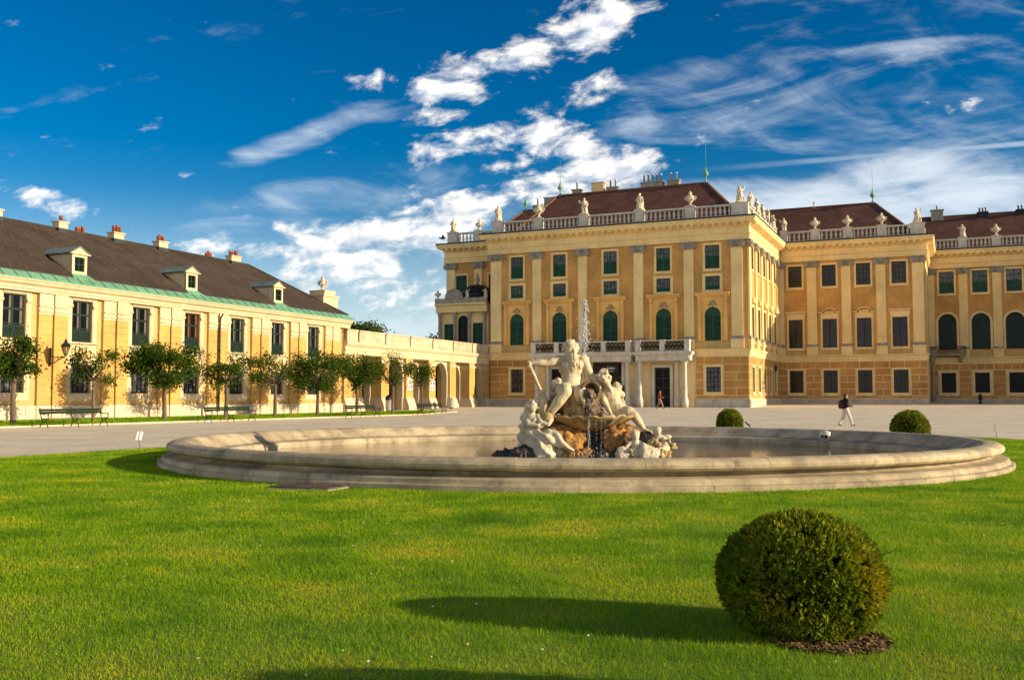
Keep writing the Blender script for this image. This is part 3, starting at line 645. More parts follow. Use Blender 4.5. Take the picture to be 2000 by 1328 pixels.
for a, b in ((PX0 + .1, -30.45), (-29.98, PX1 - .05)):
    s_ = MB().box(a, b, -1.65, -.2, 5.36, 5.9).box(a - .12, b + .12, -1.8, -.2, 5.9, 6.02).box(a - .25, b + .25, -1.95, -.2, 6.02, 6.28); bs = obj('balcony_slab', s_.mesh('balcony_slab', WST), prt)
    n = int((b - a) / 1.9); 
    for k in range(n + 1):
        x = a + .3 + (b - a - .6) * k / n; obj('bracket', cached('brk', lambda: MB().prof([(-1.66, 5.45), (-1.75, 5.5), (-1.87, 5.895), (-1.66, 5.895)], -.2, .2).mesh('bracket', WST)), bs, (x, 0, 0))
    # parapet: posts, rails, iron scroll panels
    n = max(2, round((b - a) / 2.6)); pst = cached('bpost', lambda: MB().box(-.26, .26, -1.81, -1.43, 6.285, 7.36).box(-.31, .31, -1.86, -1.38, 7.36, 7.5).mesh('post', WST))
    xs = [a + .3 + (b - a - .6) * k / n for k in range(n + 1)]
    for x in xs: obj('post', pst, bs, (x, 0, 0))
    obj('handrail', MB().box(a + .1, b - .1, -1.75, -1.49, 7.36, 7.47).box(a + .1, b - .1, -1.73, -1.51, 6.282, 6.4).mesh('handrail', WST), bs)
    for k in range(n):
        p, q = xs[k] + .27, xs[k + 1] - .27; g = MB(); m_ = max(3, int((q - p) / .4))
        for j in range(m_):
            c0 = p + (q - p) * (j + .5) / m_
            for sx in (-1, 1):
                pth = [(c0 + sx * (.03 + .17 * math.sin(t)) * (1 - t / 9), -1.62, 6.9 + .38 * math.cos(t * .95) * (1 - t / 7)) for t in np.linspace(0, 5.2, 14)]; g.tube(pth, .05, 5)
            g.tube([(c0, -1.62, 6.4), (c0, -1.62, 7.37)], .02, 5)
        g.box(p, q, -1.64, -1.60, 6.42, 6.47); g.box(p, q, -1.64, -1.60, 7.3, 7.35)
        obj('iron_panel', g.mesh('iron_panel', BLKP), bs)
    for yy in ((b - .1),):
        obj('end_rail', MB().box(yy - .25, yy + .02, -1.43, -.2, 7.36, 7.47).box(yy - .2, yy - .05, -1.43, -.2, 6.28, 7.36).mesh('end_rail', WST), bs)
# banner over the middle door, with a line of pale lettering
ba = uvthing('banner', 'dark brown banner with pale lettering hung over the middle entrance door', 'banner', -33.6, VA - .32, 4.12)
MB().box(-1.45, 1.45, -.02, .02, 0, 1.16).build('cloth', DBR, ba)
lt = MB(); xx = .05
for k, wdt in enumerate((.07, .1, .09, .06, .11, .08, .1, .07)):           # a short blurred pale word and a smaller line under it, unreadable in the picture too
    hh = .2 + .05 * ((k * 5) % 3); lt.box(xx, xx + wdt, -.026, -.0205, .46, .46 + hh * .5); lt.box(xx + wdt * .3, xx + wdt * .7, -.026, -.0205, .46 + hh * .5 + .012, .46 + hh); xx += wdt + .035
for k in range(6): lt.box(.3 + .1 * k, .36 + .1 * k, -.026, -.0205, .2, .27 + .02 * (k % 2))
obj('lettering', lt.mesh('lettering', WPL), ba)
ib = uvthing('information_board', 'brown and white information board beside the columned entrance', 'sign', -31.75, VA - .9, gz(-31.75, VA - 1))
MB().box(-.36, .36, -.04, .04, .75, 2.25).build('panel', DBR, ib); MB().box(-.31, .31, -.05, -.041, .8, 1.65).build('poster', WPL, ib)
for sx in (-1, 1): MB().box(sx * .33 - .03, sx * .33 + .03, -.02, .02, 0, .75).build('leg', DBR, ib)
# ------------------------------------------------------------------ recessed middle wing (B)
OB = (-10.5, VB, .8)
B = uvthing('palace_wing', 'recessed orange ochre palace wing with four window bays, right of the front wing', 'palace', *OB)
fb_ = Fac(B, OB, VB, False)
BW = [-16.75, -12.9, -9.1, -5.25]; BP = [(-18.45, .8), (-14.85, 1.1), (-11.0, 1.05), (-7.2, 1.05), (-3.25, 1.2)]; UB1 = -2.45
ops = [(x - .78, x + .78, 14.6, 17.1) for x in BW] + [(x - .8, x + .8, 7.4, 10.75) for x in BW]
fb_.put('upper_wall', wall_mesh('upper_wall', OCH, UR, UB1, 6.5, 17.7, ops))
go = [(x - .78, x + .78, 2.15, 4.75) for x in BW]
lw = fb_.put('lower_wall', wall_mesh('lower_wall', CRM, UR, UB1, .2, 6.5, go))
blocks(fb_, UR, UB1, 1.5, 5.75, 5, [(o[0] - .28, o[1] + .28, o[2] - .3, o[3] + .26) for o in go], wall=lw, wid=1.55, gap=.085)
plinth(fb_, UR + .2, UB1, .8, 1.45)
fb_.put('string_course', MB().prof([(.1, 5.77), (-.08, 5.77), (-.08, 6.0), (-.14, 6.1), (-.14, 6.3), (-.28, 6.42), (-.28, 6.55), (.1, 6.56)], UR, UB1, False, True).mesh('string_course', CRM))
for i, x in enumerate(BW):
    window(fb_, x, 14.6, 1.56, 2.5, 4, 4, GLR, frame=DBR, sur=.2, bar=.04); w = window(fb_, x, 7.4, 1.6, 3.35, 2, 2, GLR, frame=DBR, sur=.18, bar=.06)
    window(fb_, x, 2.15, 1.56, 2.6, 4, 5, GLR, frame=DBR, sur=.24, surm=CRM, bar=.05)
    if i in (0, 3): obj('hood', cached('bh0', lambda: MB().box(-1.05, 1.05, -.06, 0, 3.55, 4.05).prof([(0, 4.05), (-.2, 4.05), (-.36, 4.2), (-.36, 4.28), (0, 4.32)], -1.2, 1.2).mesh('hood', CRM)), w)
    else:
        def hd():
            mb = MB().box(-1.0, 1.0, -.06, 0, 3.55, 4.0); n = 14
            pts = [(-1.25, 4.0), (-.75, 4.05)] + [(.75 * -math.cos(math.pi * k / n), 4.1 + .42 * math.sin(math.pi * k / n)) for k in range(n + 1)] + [(.75, 4.05), (1.25, 4.0)]
            for k in range(len(pts) - 1):
                (a, b), (c, d) = pts[k], pts[k + 1]; mb.add([(a, -.32, b), (c, -.32, d), (c, -.32, d + .12), (a, -.32, b + .12), (a, 0, b), (c, 0, d), (c, 0, d + .12), (a, 0, b + .12)], [(0, 1, 2, 3), (3, 2, 6, 7), (1, 0, 4, 5)])
            for a, r in ((-.4, .2), (.4, .2), (0, .16), (-.2, .12), (.2, .12)): mb.ball((a, -.08, 4.15), r, (1, .6, .9), 8, 5)
            return mb.mesh('hood', CRM)
        obj('hood', cached('bh1', hd), w)
for x, w in BP: pilaster(fb_, x, w, .8)
for i in range(4):
    a, b = BP[i][0] + BP[i][1] / 2 + .1, BP[i + 1][0] - BP[i + 1][1] / 2 - .1
    fb_.put('parapet_panel', MB().box(a, b, -.05, 0, 6.57, 7.2).mesh('parapet_panel', LYW))
entabl(fb_, UR + .3, UB1, ends=(0, .995))
balustrade(fb_, UR + .6, UB1, [(-18.0, .8), (-14.4, 1.0), (-10.75, 1.0), (-7.0, 1.0), (-3.2, 1.5)], z=20.0)
fbs = Fac(B, OB, UB1, True)
fbs.put('side_wall', wall_mesh('side_wall', CRM, VB, 136, .2, 17.7, [])); entabl(fbs, VB, 134.4, ends=(.99, 0), zt=17.623, top=19.803); balustrade(fbs, VB + .3, 134.5, [(126, 1), (131, 1)], z=20.0)
MB().box(UR - OB[0] - .2, UB1 - OB[0] - .02, .3, 20, -.5, 18.9).build('core_wall', OCH, B)
MB().box(UR - OB[0] - .2, UB1 - OB[0] - .01, .31, 20, 18.95, 19.08).build('attic_floor', FLS, B)
rB = hip_roof(B, OB, (-24, -3.3, 122.0, 139.0), ((-21.5, 130.3), (-8.3, 130.3)), 20.2, 25.7, ROOF)
finial(B, OB, -8.5, 130.3, 25.6, parent=rB, h=2.1)
MB().lathe([(.12, 0), (.12, .7), (.2, .72), (.2, .8)], 8).build('chimney_pot', MET, rB, (-15.5 - OB[0], 130.3 - OB[1], 25.6 - OB[2]))
# ------------------------------------------------------------------ far right wing (C)
VC = 134.5; OCc = (8.0, VC, .9); UC1 = 20.5
Cw = uvthing('palace_wing', 'set back palace wing at the right edge with round arched tall windows', 'palace', *OCc)
fc_ = Fac(Cw, OCc, VC, False)
CX = [-.35 + 3.76 * k for k in range(6)]; CP = [(-2.2, .9)] + [(1.53 + 3.76 * k, 1.0) for k in range(6)]
ops = [(x - .85, x + .85, 14.5, 17.2) for x in CX] + [(x - 1.04, x + 1.04, 7.5, 11.95, 'arch') for x in CX]
fc_.put('upper_wall', wall_mesh('upper_wall', OCH, UB1, UC1, 6.5, 17.7, ops))
go = [(x - .82, x + .82, 2.2, 4.65) for x in CX]
lw = fc_.put('lower_wall', wall_mesh('lower_wall', CRM, UB1, UC1, .2, 6.5, go))
blocks(fc_, UB1, UC1, 1.5, 5.75, 5, [(o[0] - .36, o[1] + .36, o[2] - .36, o[3] + .33) for o in go], wall=lw, wid=.95, gap=.085)
plinth(fc_, UB1, UC1, .9, 1.45)
fc_.put('string_course', MB().prof([(.1, 5.77), (-.08, 5.77), (-.08, 6.0), (-.14, 6.1), (-.14, 6.3), (-.28, 6.42), (-.28, 6.55), (.1, 6.56)], UB1, UC1).mesh('string_course', CRM))
for x in CX:
    window(fc_, x, 14.5, 1.7, 2.7, 4, 4, GLC, sur=.2, low=1.4, bar=.04); window(fc_, x, 7.5, 2.08, 4.45, 2, 3, GLG, sur=.26, arch=True, frame=BLKP)
    window(fc_, x, 2.2, 1.64, 2.45, 1, 1, GLS, frame=DBR, sur=.3, surm=CRL, proud=.1)
for x, w in CP: pilaster(fc_, x, w, .9)
for i in range(5):
    a, b = CP[i][0] + CP[i][1] / 2 + .1, CP[i + 1][0] - CP[i + 1][1] / 2 - .1
    fc_.put('parapet_panel', MB().box(a, b, -.05, 0, 6.57, 7.3).mesh('parapet_panel', LYW))
entabl(fc_, UB1 + .2, UC1)
balustrade(fc_, UB1 + .2, UC1, [(1.6 + 3.76 * k, 1.0) for k in range(5)] + [(-2.0, .7)], z=20.0)
MB().box(UB1 - OCc[0] - .1, UC1 - OCc[0], .3, 20, -.5, 18.5).build('core_wall', OCH, Cw)
MB().box(UB1 - OCc[0] - .1, UC1 - OCc[0], .31, 20, 18.6, 18.95).build('attic_floor', FLS, Cw)
rC = hip_roof(Cw, OCc, (-6, 30, 135.6, 153), ((-4, 144), (22, 144)), 20.2, 25.7, ROOF)
for (u, w, n) in ((-1.3, 1.5, 1), (4.2, 1.2, 3), (8.6, .9, 2)): chimney(Cw, OCc, u, 143.5, 25.4, w, .8, .5 if n > 1 else 1.2, n, rC, m=BLKP if n > 1 else GST, potm=MET, ph=.6)
MB().tube([(0, 0, 0), (0, 0, 3.2)], .03, 5).build('mast', BLKP, rC, (10.8 - OCc[0], 144 - OCc[1], 25.4 - OCc[2]))
# iron balcony at the first tall window
bc = fc_.put('iron_balcony', MB().box(-2.2, 2.0, -1.1, -.1, -.35, -.15).prof([(-.1, -1.2), (-.35, -1.1), (-.9, -.35), (-.1, -.35)], -1.9, -1.5).prof([(-.1, -1.2), (-.35, -1.1), (-.9, -.35), (-.1, -.35)], 1.2, 1.6).mesh('iron_balcony', GST), CX[0], 7.1)
g = MB().box(-2.2, 2.0, -1.1, -1.05, .72, .8).box(-2.2, -2.15, -1.1, -.1, .72, .8).box(1.95, 2.0, -1.1, -.1, .72, .8)
for k in range(29): x = -2.18 + 4.16 * k / 28; g.box(x - .02, x + .02, -1.09, -1.06, -.15, .72)
for k in range(6): y = -1.0 + .16 * k; g.box(1.96, 1.99, y - .02, y + .02, -.15, .72); g.box(-2.19, -2.16, y - .02, y + .02, -.15, .72)
obj('railing', g.mesh('railing', BLKP), bc)
MB().lathe([(.3, 0), (.25, .5), (.16, 1.0), (.14, 4.6), (.3, 5.1), (.45, 5.5), (.3, 5.9)], 10).build('corner_column', GST, Cw, (UB1 + .35 - OCc[0], -.55, .3), smooth=True)
# ------------------------------------------------------------------ projecting wing just outside the picture on the right, whose shadow falls along the fronts
OG = (30.5, 117.0, .8)
G = uvthing('palace_wing', 'projecting palace wing beyond the right picture edge, shading the gravel strip', 'palace', *OG)
fg = Fac(G, OG, 117.0, False); GX = [23.5 + 3.6 * k for k in range(5)]
fg.put('wall', wall_mesh('wall', OCH, 21.0, 40.0, .2, 17.7, [(x - .78, x + .78, 14.6, 17.1) for x in GX] + [(x - .8, x + .8, 7.4, 10.75) for x in GX]))
for x in GX: window(fg, x, 14.6, 1.56, 2.5, 4, 4, GLR, frame=DBR, sur=.2, bar=.04); window(fg, x, 7.4, 1.6, 3.35, 2, 2, GLR, frame=DBR, sur=.18, bar=.06)
for k in range(6): pilaster(fg, 21.7 + 3.6 * k, 1.0, .8)
entabl(fg, 21.0, 40.0, ends=(.9, .9)); balustrade(fg, 21.0, 40.0, [(21.7 + 3.6 * k, 1.0) for k in range(6)], z=20.0)
MB().box(21.0 - OG[0], 40 - OG[0], .3, 30, -.5, 18.9).build('core_wall', OCH, G)
hip_roof(G, OG, (22, 39, 118, 146), ((30.5, 126), (30.5, 138)), 20.2, 25.6, ROOF)
# ------------------------------------------------------------------ left set-back bay (D) and domed pavilion (E)
VD = 105.6; OD = (-51.2, VD, .45); UD0 = -55.2
D = uvthing('palace_wing', 'narrow set back palace bay at the left end, above the domed pavilion', 'palace', *OD)
fd = Fac(D, OD, VD, False); DX = [-53.2, -48.9]
ops = [(x - .72, x + .72, 14.0, 16.1) for x in DX]
fd.put('upper_wall', wall_mesh('upper_wall', OCH, UD0, ULA, .2, 17.7, ops))
for x in DX: window(fd, x, 14.0, 1.44, 2.1, 2, 3, GLS, sur=.18, shut=DGR)
for x, w in ((-54.6, 1.15), (-50.95, 1.0), (-47.7, .7)): pilaster(fd, x, w, .5)
entabl(fd, UD0, ULA - .25, ends=(1.0, 0)); balustrade(fd, UD0, ULA - .05, [(-54.5, 1.3), (-51.0, 1.0)], z=20.0)
MB().box(UD0 - OD[0], ULA - OD[0] - .05, .3, 18, -.4, 19.35).build('core_wall', OCH, D)
rD = hip_roof(D, OD, (-52.0, -40, 108, 124), ((-49.5, 116), (-41, 116)), 20.2, 25.4, ROOF)
finial(D, OD, -49.3, 116, 25.2, parent=rD, h=1.9, m=COP)
chimney(D, OD, -47.8, 116.4, 25.0, 1.0, .8, 1.0, 1, rD, m=GST); chimney(D, OD, -44.2, 116.4, 25.0, 1.4, .8, 1.0, 2, rD, m=GST)
VE = 101.9; OE = (-51.3, VE, 6.3)
E = uvthing('pavilion', 'small columned pavilion with black dome standing on the arcade roof', 'pavilion', *OE)
fe = Fac(E, OE, VE, False); E0, E1 = -54.3, -47.9
ex = [-52.95, -51.12, -49.25]
ops = [(ex[0] - .62, ex[0] + .62, 7.0, 10.05), (ex[1] - .68, ex[1] + .68, 7.0, 11.0, 'arch'), (ex[2] - .65, ex[2] + .65, 7.0, 10.1)]
fe.put('wall', wall_mesh('wall', CRM, E0, E1, 6.2, 11.5, ops))
for o in ops:
    x = (o[0] + o[1]) / 2; window(fe, x, o[2], o[1] - o[0] - .02, o[3] - o[2], 2, 4, GLS, frame=BLKP, sur=0, arch=len(o) > 4, shut=DGR if len(o) < 5 else None)
ec = cached('ecol', lambda: MB().lathe([(.25, 0), (.25, .15), (.2, .25), (.18, 4.2), (.24, 4.3), (.22, 4.4), (.3, 4.55), (.3, 4.7)], 12).mesh('column', GST, True))
for x in (-54.0, -52.05, -50.2, -48.3): obj('column', ec, E, (x - OE[0], -.28, .35))
fe.put('cornice', MB().prof([(.1, 11.35), (-.5, 11.35), (-.5, 11.7), (-.55, 11.75), (-.55, 12.0), (-.85, 12.2), (-.85, 12.35), (.1, 12.4)], E0 - .1, E1).mesh('cornice', CRM))
fe.put('parapet', MB().box(E0 - .2, E1, -.6, -.2, 12.36, 12.95).mesh('parapet', GST))
def tym():
    mb = MB(); n = 12
    pts = [(1.05 * -math.cos(math.pi * k / n), 1.0 * math.sin(math.pi * k / n)) for k in range(n + 1)]; mb.prism(pts, -.68, -.35)
    mb.arcband(.95, 1.12, -.8, -.4, 0, 12)
    for a, c, r in ((0, .45, .3), (-.4, .3, .2), (.4, .3, .2)): mb.ball((a, -.68, c), r, (1, .5, 1), 8, 5)
    return mb.mesh('tympanum', GST)
fe.put('tympanum', tym(), -52.0, 12.9)
MB().box(E0 - OE[0], E1 - OE[0], .3, 3.7, -.3, 5.9).build('core_wall', CRM, E)
dm = MB().lathe([(2.0, 0), (2.0, .55), (2.05, .6), (1.95, .8), (1.75, 1.2), (1.35, 1.6), (.75, 1.88), (.2, 2.0)], 24).build('dome', mat('black_lead', (.018, .017, .019), .45, .2, 2, .1), E, (-50.1 - OE[0], 1.6, 6.35), smooth=True)
MB().lathe([(.25, 1.98), (.12, 2.2), (.3, 2.45), (.28, 2.7), (.1, 2.95), (.16, 3.1), (.03, 3.4)], 10).build('finial', GST, dm, smooth=True)
for k in range(12):
    a = 6.283 * k / 12; MB().tube([(r * 1.01 * math.cos(a), r * 1.01 * math.sin(a), z) for r, z in ((2.03, .6), (1.95, .8), (1.75, 1.2), (1.35, 1.6), (.75, 1.88))], .04, 5).build('rib', BLKP, dm)
# ------------------------------------------------------------------ long two-storey side wing on the left (L)
UL = -47.6; VL0, VL1 = 18.0, 72.0; OL = (UL, 45.0, .35)
Lw = uvthing('side_wing', 'long low yellow side wing with brown tiled roof and green copper eaves', 'building', *OL)
fl = Fac(Lw, OL, UL, True)
LX = [39.24 + 4.72 * k for k in range(-4, 7)]
WW = .74
ops = [(x - WW, x + WW, 4.85, 7.3) for x in LX] + [(x - WW, x + WW, 1.82, 3.5) for x in LX]
lwall = fl.put('wall', wall_mesh('wall', LYW, VL0, VL1, .1, 7.6, ops, .25))
pl = plinth(fl, VL0, VL1, .3, 1.1, m=LPL, proj=.1, wid=2.36)
TERM = mat('light_yellow_block', (.60, .355, .10), .9, .12, .5, .12, 20, stain=.3, stain_col=(.46, .29, .10))
for x in LX:
    window(fl, x, 4.85, 2 * WW - .02, 2.45, 2, 3, GLS, frame=DGL, sur=0, low=.72, lowm=DGL, panes=True, bar=.06, curtain=REDC if abs(x - 53.4) < .5 else CURT)
    window(fl, x, 1.82, 2 * WW - .02, 1.66, 4, 3, GLC, frame=BLKP, sur=0, panes=True, bar=.03)
    def case():
        mb = MB()
        for sx in (-1, 1): mb.box(sx * (WW + .01), sx * (WW + .36), -.07, 0, 1.35, 7.52); mb.box(sx * (WW + .05), sx * (WW + .33), -.1, -.07, 4.75, 7.0)
        mb.box(-WW - .02, WW + .02, -.07, 0, 7.31, 7.52); mb.box(-WW - .02, WW + .02, -.07, 0, 1.35, 1.8); mb.box(-WW - .02, WW + .02, -.07, 0, 4.35, 4.72)
        mb.box(-WW - .02, WW + .02, -.07, 0, 3.5, 3.72)
        mb.prof([(0, 4.715), (-.24, 4.74), (-.24, 4.83), (0, 4.84)], -WW - .46, WW + .46); mb.prof([(0, 7.33), (-.16, 7.36), (-.16, 7.42), (0, 7.43)], -WW - .05, WW + .05)
        for sx in (-1, 1): mb.prof([(-.1, 6.85), (-.17, 6.9), (-.2, 7.0), (-.12, 7.05), (-.1, 7.4), (-.07, 7.4), (-.07, 6.85)], sx * (WW + .19) - .17, sx * (WW + .19) + .17)
        return mb.mesh('window_case', LWT)
    fl.put('window_case', cached('lcase', case), x, 0)
    # coupled flat pilasters between the windows, each of dressed courses with its own capital
    for off, w, pj in ((1.55, .95, .16), (2.56, .95, .24)):
        if x + off + w > VL1: continue
        p = fl.put('pilaster', cached(('lp', pj, w), lambda: MB().box(0, w, -pj + .02, 0, .4, 7.5).mesh('pilaster', LYW)), x + off, 0)
        n = 13; h = (6.3 - 1.1) / n
        me = cached(('lcourse', w, pj), lambda: MB().bev(.002, w - .002, -pj - .012, -pj + .018, .014, h - .014, .008).mesh('stone_course', TERM))
        for k in range(n): obj('stone_course', me, p, (0, random.uniform(-.003, .003), 1.1 + k * h))
        obj('base', cached(('lbase', w, pj), lambda: MB().box(-.015, w + .015, -pj - .03, 0, .3, 1.095).mesh('base', LPL)), p)
        obj('capital', cached(('lcap', w, pj), lambda: MB().prof([(0, 6.3), (-pj - .03, 6.3), (-pj - .03, 6.4), (-pj - .1, 6.46), (-pj - .1, 6.5), (-pj - .04, 6.52), (-pj - .04, 6.66), (-pj - .12, 6.75), (-pj - .12, 6.79), (-pj - .05, 6.81), (-pj - .05, 7.5), (0, 7.5)], -.01, w + .01).mesh('capital', LWT)), p)
EZ = 7.5
co_ = fl.put('cornice', MB().prof([(0, EZ), (-.34, EZ), (-.34, EZ + .12), (-.4, EZ + .16), (-.4, EZ + .3), (-.58, EZ + .42), (-.62, EZ + .55), (-.7, EZ + .58), (-.7, EZ + .66), (0, EZ + .67)], VL0, VL1 + .55).mesh('cornice', LWT))
ev = fl.put('copper_eave', MB().prof([(-.74, EZ + .665), (-.74, EZ + .72), (-.02, EZ + 1.18), (.1, EZ + 1.18), (.1, EZ + .675)], VL0, VL1 + .6).mesh('copper_eave', COP))
seam = cached('seam', lambda: MB().add([(-.015, -.75, EZ + .725), (.015, -.75, EZ + .725), (.18, -.03, EZ + 1.18), (.15, -.03, EZ + 1.18), (-.015, -.75, EZ + .76), (.015, -.75, EZ + .76), (.18, -.03, EZ + 1.215), (.15, -.03, EZ + 1.215)], [(0, 1, 2, 3), (4, 7, 6, 5), (0, 4, 5, 1), (1, 5, 6, 2), (3, 2, 6, 7), (0, 3, 7, 4)]).mesh('copper_seam', COPD))
for k in range(60): obj('copper_seam', seam, ev, (VL0 + .4 + .89 * k, 0, 0))
RB = -54.1
P = lambda u, v, z: (u - OL[0], v - OL[1], z - OL[2])
rv = [P(-47.5, VL0, 8.63), P(-47.5, VL1 + .6, 8.63), P(-60.7, VL1 + .6, 8.63), P(-60.7, VL0, 8.63), P(RB, VL0, 12.72), P(RB, 67.4, 12.72)]
rL = MB().add(rv, [(0, 1, 5, 4), (1, 2, 5), (2, 3, 4, 5), (3, 0, 4), (3, 2, 1, 0)]).build('roof', ROOFD, Lw)
cm2 = MB()
for i, j in ((4, 5), (1, 5), (2, 5)): cm2.tube([Vector(rv[i]) + Vector((0, 0, .02)), Vector(rv[j]) + Vector((0, 0, .02))], .09, 6)
obj('ridge_tiles', cm2.mesh('ridge_tiles', ROOFD), rL)
MB().box(-12.9, -.27, VL0 - OL[1], VL1 - OL[1], -.3, 8.2).build('core_wall', LYW, Lw)
MB().box(-12.9, .0, VL1 - OL[1] - .26, VL1 - OL[1] + .01, 0, 8.1).build('end_wall', LWT, Lw)
# dormers
for v in (34.2, 44.05, 53.75, 63.45):
    fu = -48.0
    def dormer_front():
        mb = MB(); ring(mb, 1.36, 1.5, .22, -.06, .1, 0); mb.prism([(-.86, 1.5), (.86, 1.5), (0, 2.0)], -.1, .12); 
        mb.prof([(-.2, 1.46), (-.2, 1.53), (0, 1.55), (0, 1.46)], -.9, .9); return mb.mesh('dormer', LWT)
    dz = 8.63 + (-47.5 - fu) / 6.6 * 4.09
    o = obj('dormer', cached('dormf', dormer_front), rL, (fu - OL[0], v - OL[1], dz + .0 - OL[2]), math.pi / 2, (.82, .82, .82))
    ch = MB().prism([(0, 0), (0, 1.5), (2.5, 1.5)], -.02, .02); ch.v = [(b, a, c) for a, b, c in ch.v]
    for sx in (-1, 1): obj('cheek', cached('cheek', lambda: ch.mesh('cheek', LWT)), o, (sx * .66, .02, 0))
    rf = MB().add([(-.95, -.14, 1.5), (.95, -.14, 1.5), (0, -.14, 2.06), (-.95, 2.7, 1.5), (.95, 2.7, 1.5), (0, 3.4, 2.06), (-.95, -.14, 1.55), (.95, -.14, 1.55), (0, -.14, 2.11), (-.95, 2.7, 1.55), (.95, 2.7, 1.55), (0, 3.4, 2.11)], [(0, 2, 5, 3), (2, 1, 4, 5), (6, 8, 11, 9), (8, 7, 10, 11), (0, 6, 8, 2), (2, 8, 7, 1), (0, 3, 9, 6), (1, 7, 10, 4)])
    obj('dormer_roof', cached('dormr', lambda: rf.mesh('dormer_roof', COPD)), o)
    ap = MB().add([(-.72, -.08, .02), (.72, -.08, .02), (1.0, -.62, -.36), (-1.0, -.62, -.36), (-.72, -.08, -.2), (.72, -.08, -.2), (1, -.62, -.5), (-1, -.62, -.5)], [(0, 1, 2, 3), (3, 2, 6, 7), (0, 3, 7, 4), (1, 5, 6, 2)])
    obj('copper_apron', cached('dorma', lambda: ap.mesh('copper_apron', COP)), o)
    def dw():
        mb = MB(); ring(mb, .92, 1.06, .05, .02, .06, .22); mb.box(-.02, .02, .02, .05, .27, 1.23); mb.box(-.41, .41, .02, .05, .73, .77); return mb.mesh('window', DGR)
    w = obj('window', cached('dormw', dw), o); obj('pane', cached('dormp', lambda: MB().box(-.46, .46, .055, .07, .22, 1.28).mesh('pane', GLS)), w)
# chimneys
for v, w, n, big in ((48.0, .95, 1, 1), (50.2, 1.0, 4, 0), (52.85, 1.2, 3, 1), (54.1, .6, 2, 0), (57.2, 1.2, 3, 1), (63.3, 1.0, 4, 0), (65.5, 1.5, 4, 1), (43.0, .9, 2, 1), (38.0, 1.0, 3, 1)):
    uu = RB - (.0 if big else .7); zz = 12.65 if big else 12.45
    w *= .78; o = MB().box(-.3, .3, -w / 2, w / 2, -.9, .5 if big else .3).box(-.38, .38, -w / 2 - .08, w / 2 + .08, .5 if big else .3, .58 if big else .38).build('chimney', LWT, rL, P(uu, v, zz)); MB().box(-.34, .34, -w / 2 - .04, w / 2 + .04, -.9, .12).build('lead_apron', FLS, o)
    for k in range(n): obj('chimney_pot', cached('tpot', lambda: MB().lathe([(.15, 0), (.13, .35), (.17, .37), (.14, .5)], 8).mesh('chimney_pot', TER, True)), o, (random.uniform(-.08, .08), ((k + .5) / n - .5) * (w - .1), .57 if big else .37), sc_=(.8, .8, random.uniform(.7, 1.1)))
# drain pipe by the fourth window
dp = MB().tube([(0, -.62, 7.45), (0, -.4, 7.2), (0, -.36, 6.9), (0, -.36, .6)], .055, 8)
for z in (1.5, 3.2, 4.9, 6.4): dp.box(-.08, .08, -.4, -.1, z, z + .05)
fl.put('drain_pipe', dp.mesh('drain_pipe', DBR), 55.9, 0)
# roof-end pedestal carrying an urn
pd = MB().box(-1.6, 1.1, -1.2, 1.0, 7.0, 10.25).box(-1.7, 1.2, -1.3, 1.1, 10.25, 10.4).box(-.55, 1.0, -.9, .7, 10.4, 10.75).box(-.6, 1.05, -.95, .75, 10.75, 10.83).build('end_block', LWT, Lw, P(-50.2, 72.4, 0))
# ------------------------------------------------------------------ arcade
OR_ = (UL, 86.5, .38); AR = uvthing('arcade', 'low cream arcade of round arches with stone parapet joining side wing and palace', 'arcade', *OR_)
fr_ = Fac(AR, OR_, UL, True)
AJ = [69.6 + 4.53 * k for k in range(8)]; AJ = [72.02, 74.13, 78.68, 83.2, 87.72, 92.2, 96.75, 101.05]
pier = cached('pier', lambda: MB().box(-.66, .66, -.14, 1.3, .1, 5.3).mesh('pier', LYW))
def capital_(): return MB().prof([(.9, 4.72), (-.2, 4.72), (-.2, 4.82), (-.26, 4.86), (-.26, 4.95), (.9, 4.95)], -.72, .72).mesh('capital', LWT)
def pbase(): return MB().prof([(.95, .1), (-.55, .1), (-.5, .8), (-.22, 1.55), (.95, 1.55)], -.72, .72).mesh('base', LPL)
for i, v in enumerate(AJ):
    vv = v + (.6 if i == 0 else -.5 if i == 7 else 0)
    p = fr_.put('pier', pier, vv, 0); obj('capital', cached('pcap', capital_), p); obj('base', cached('pbase', pbase), p)
    n = 9; h = 3.15 / n; me = cached('pcourse', lambda: MB().bev(-.67, .67, -.175, -.141, .014, h - .014, .006).mesh('stone_course', TERM))
    for k in range(n): obj('stone_course', me, p, (0, 0, 1.56 + k * h))
for i in range(7):
    a, b = AJ[i] + (1.26 if i == 0 else .66), AJ[i + 1] - (1.16 if i == 6 else .66); w = b - a
    r = min(w / 2 - .16, 1.38); cx = (a + b) / 2; t = 3.75
    sp = wall_mesh('arch_wall', LWT, a, b, .2, 5.3, [(cx - r, cx + r, .2, t + r, 'arch')], .6)
    o = fr_.put('arch_wall', sp); o.location.x -= .16 if i % 2 == 0 else .95
    obj('arch_moulding', MB().arcband(r + .0, r + .2, -.06, -.001, t).box(-r - .2, -r, -.06, -.001, t - 2.2, t).box(r, r + .2, -.06, -.001, t - 2.2, t).mesh('arch_moulding', LWT), o, (cx, 0, 0))
    if i == 0: fr_.put('low_wall', MB().box(a - .1, b + .1, .0, .3, .1, 1.6).mesh('low_wall', LPL))
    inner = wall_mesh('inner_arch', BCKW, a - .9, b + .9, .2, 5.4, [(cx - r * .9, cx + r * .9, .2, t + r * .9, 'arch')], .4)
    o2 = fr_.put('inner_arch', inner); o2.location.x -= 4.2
    obj('dark_door', MB().box(cx - .6, cx + .6, 1.6, 1.7, .4, 2.7).mesh('dark_door', DBR), o2)
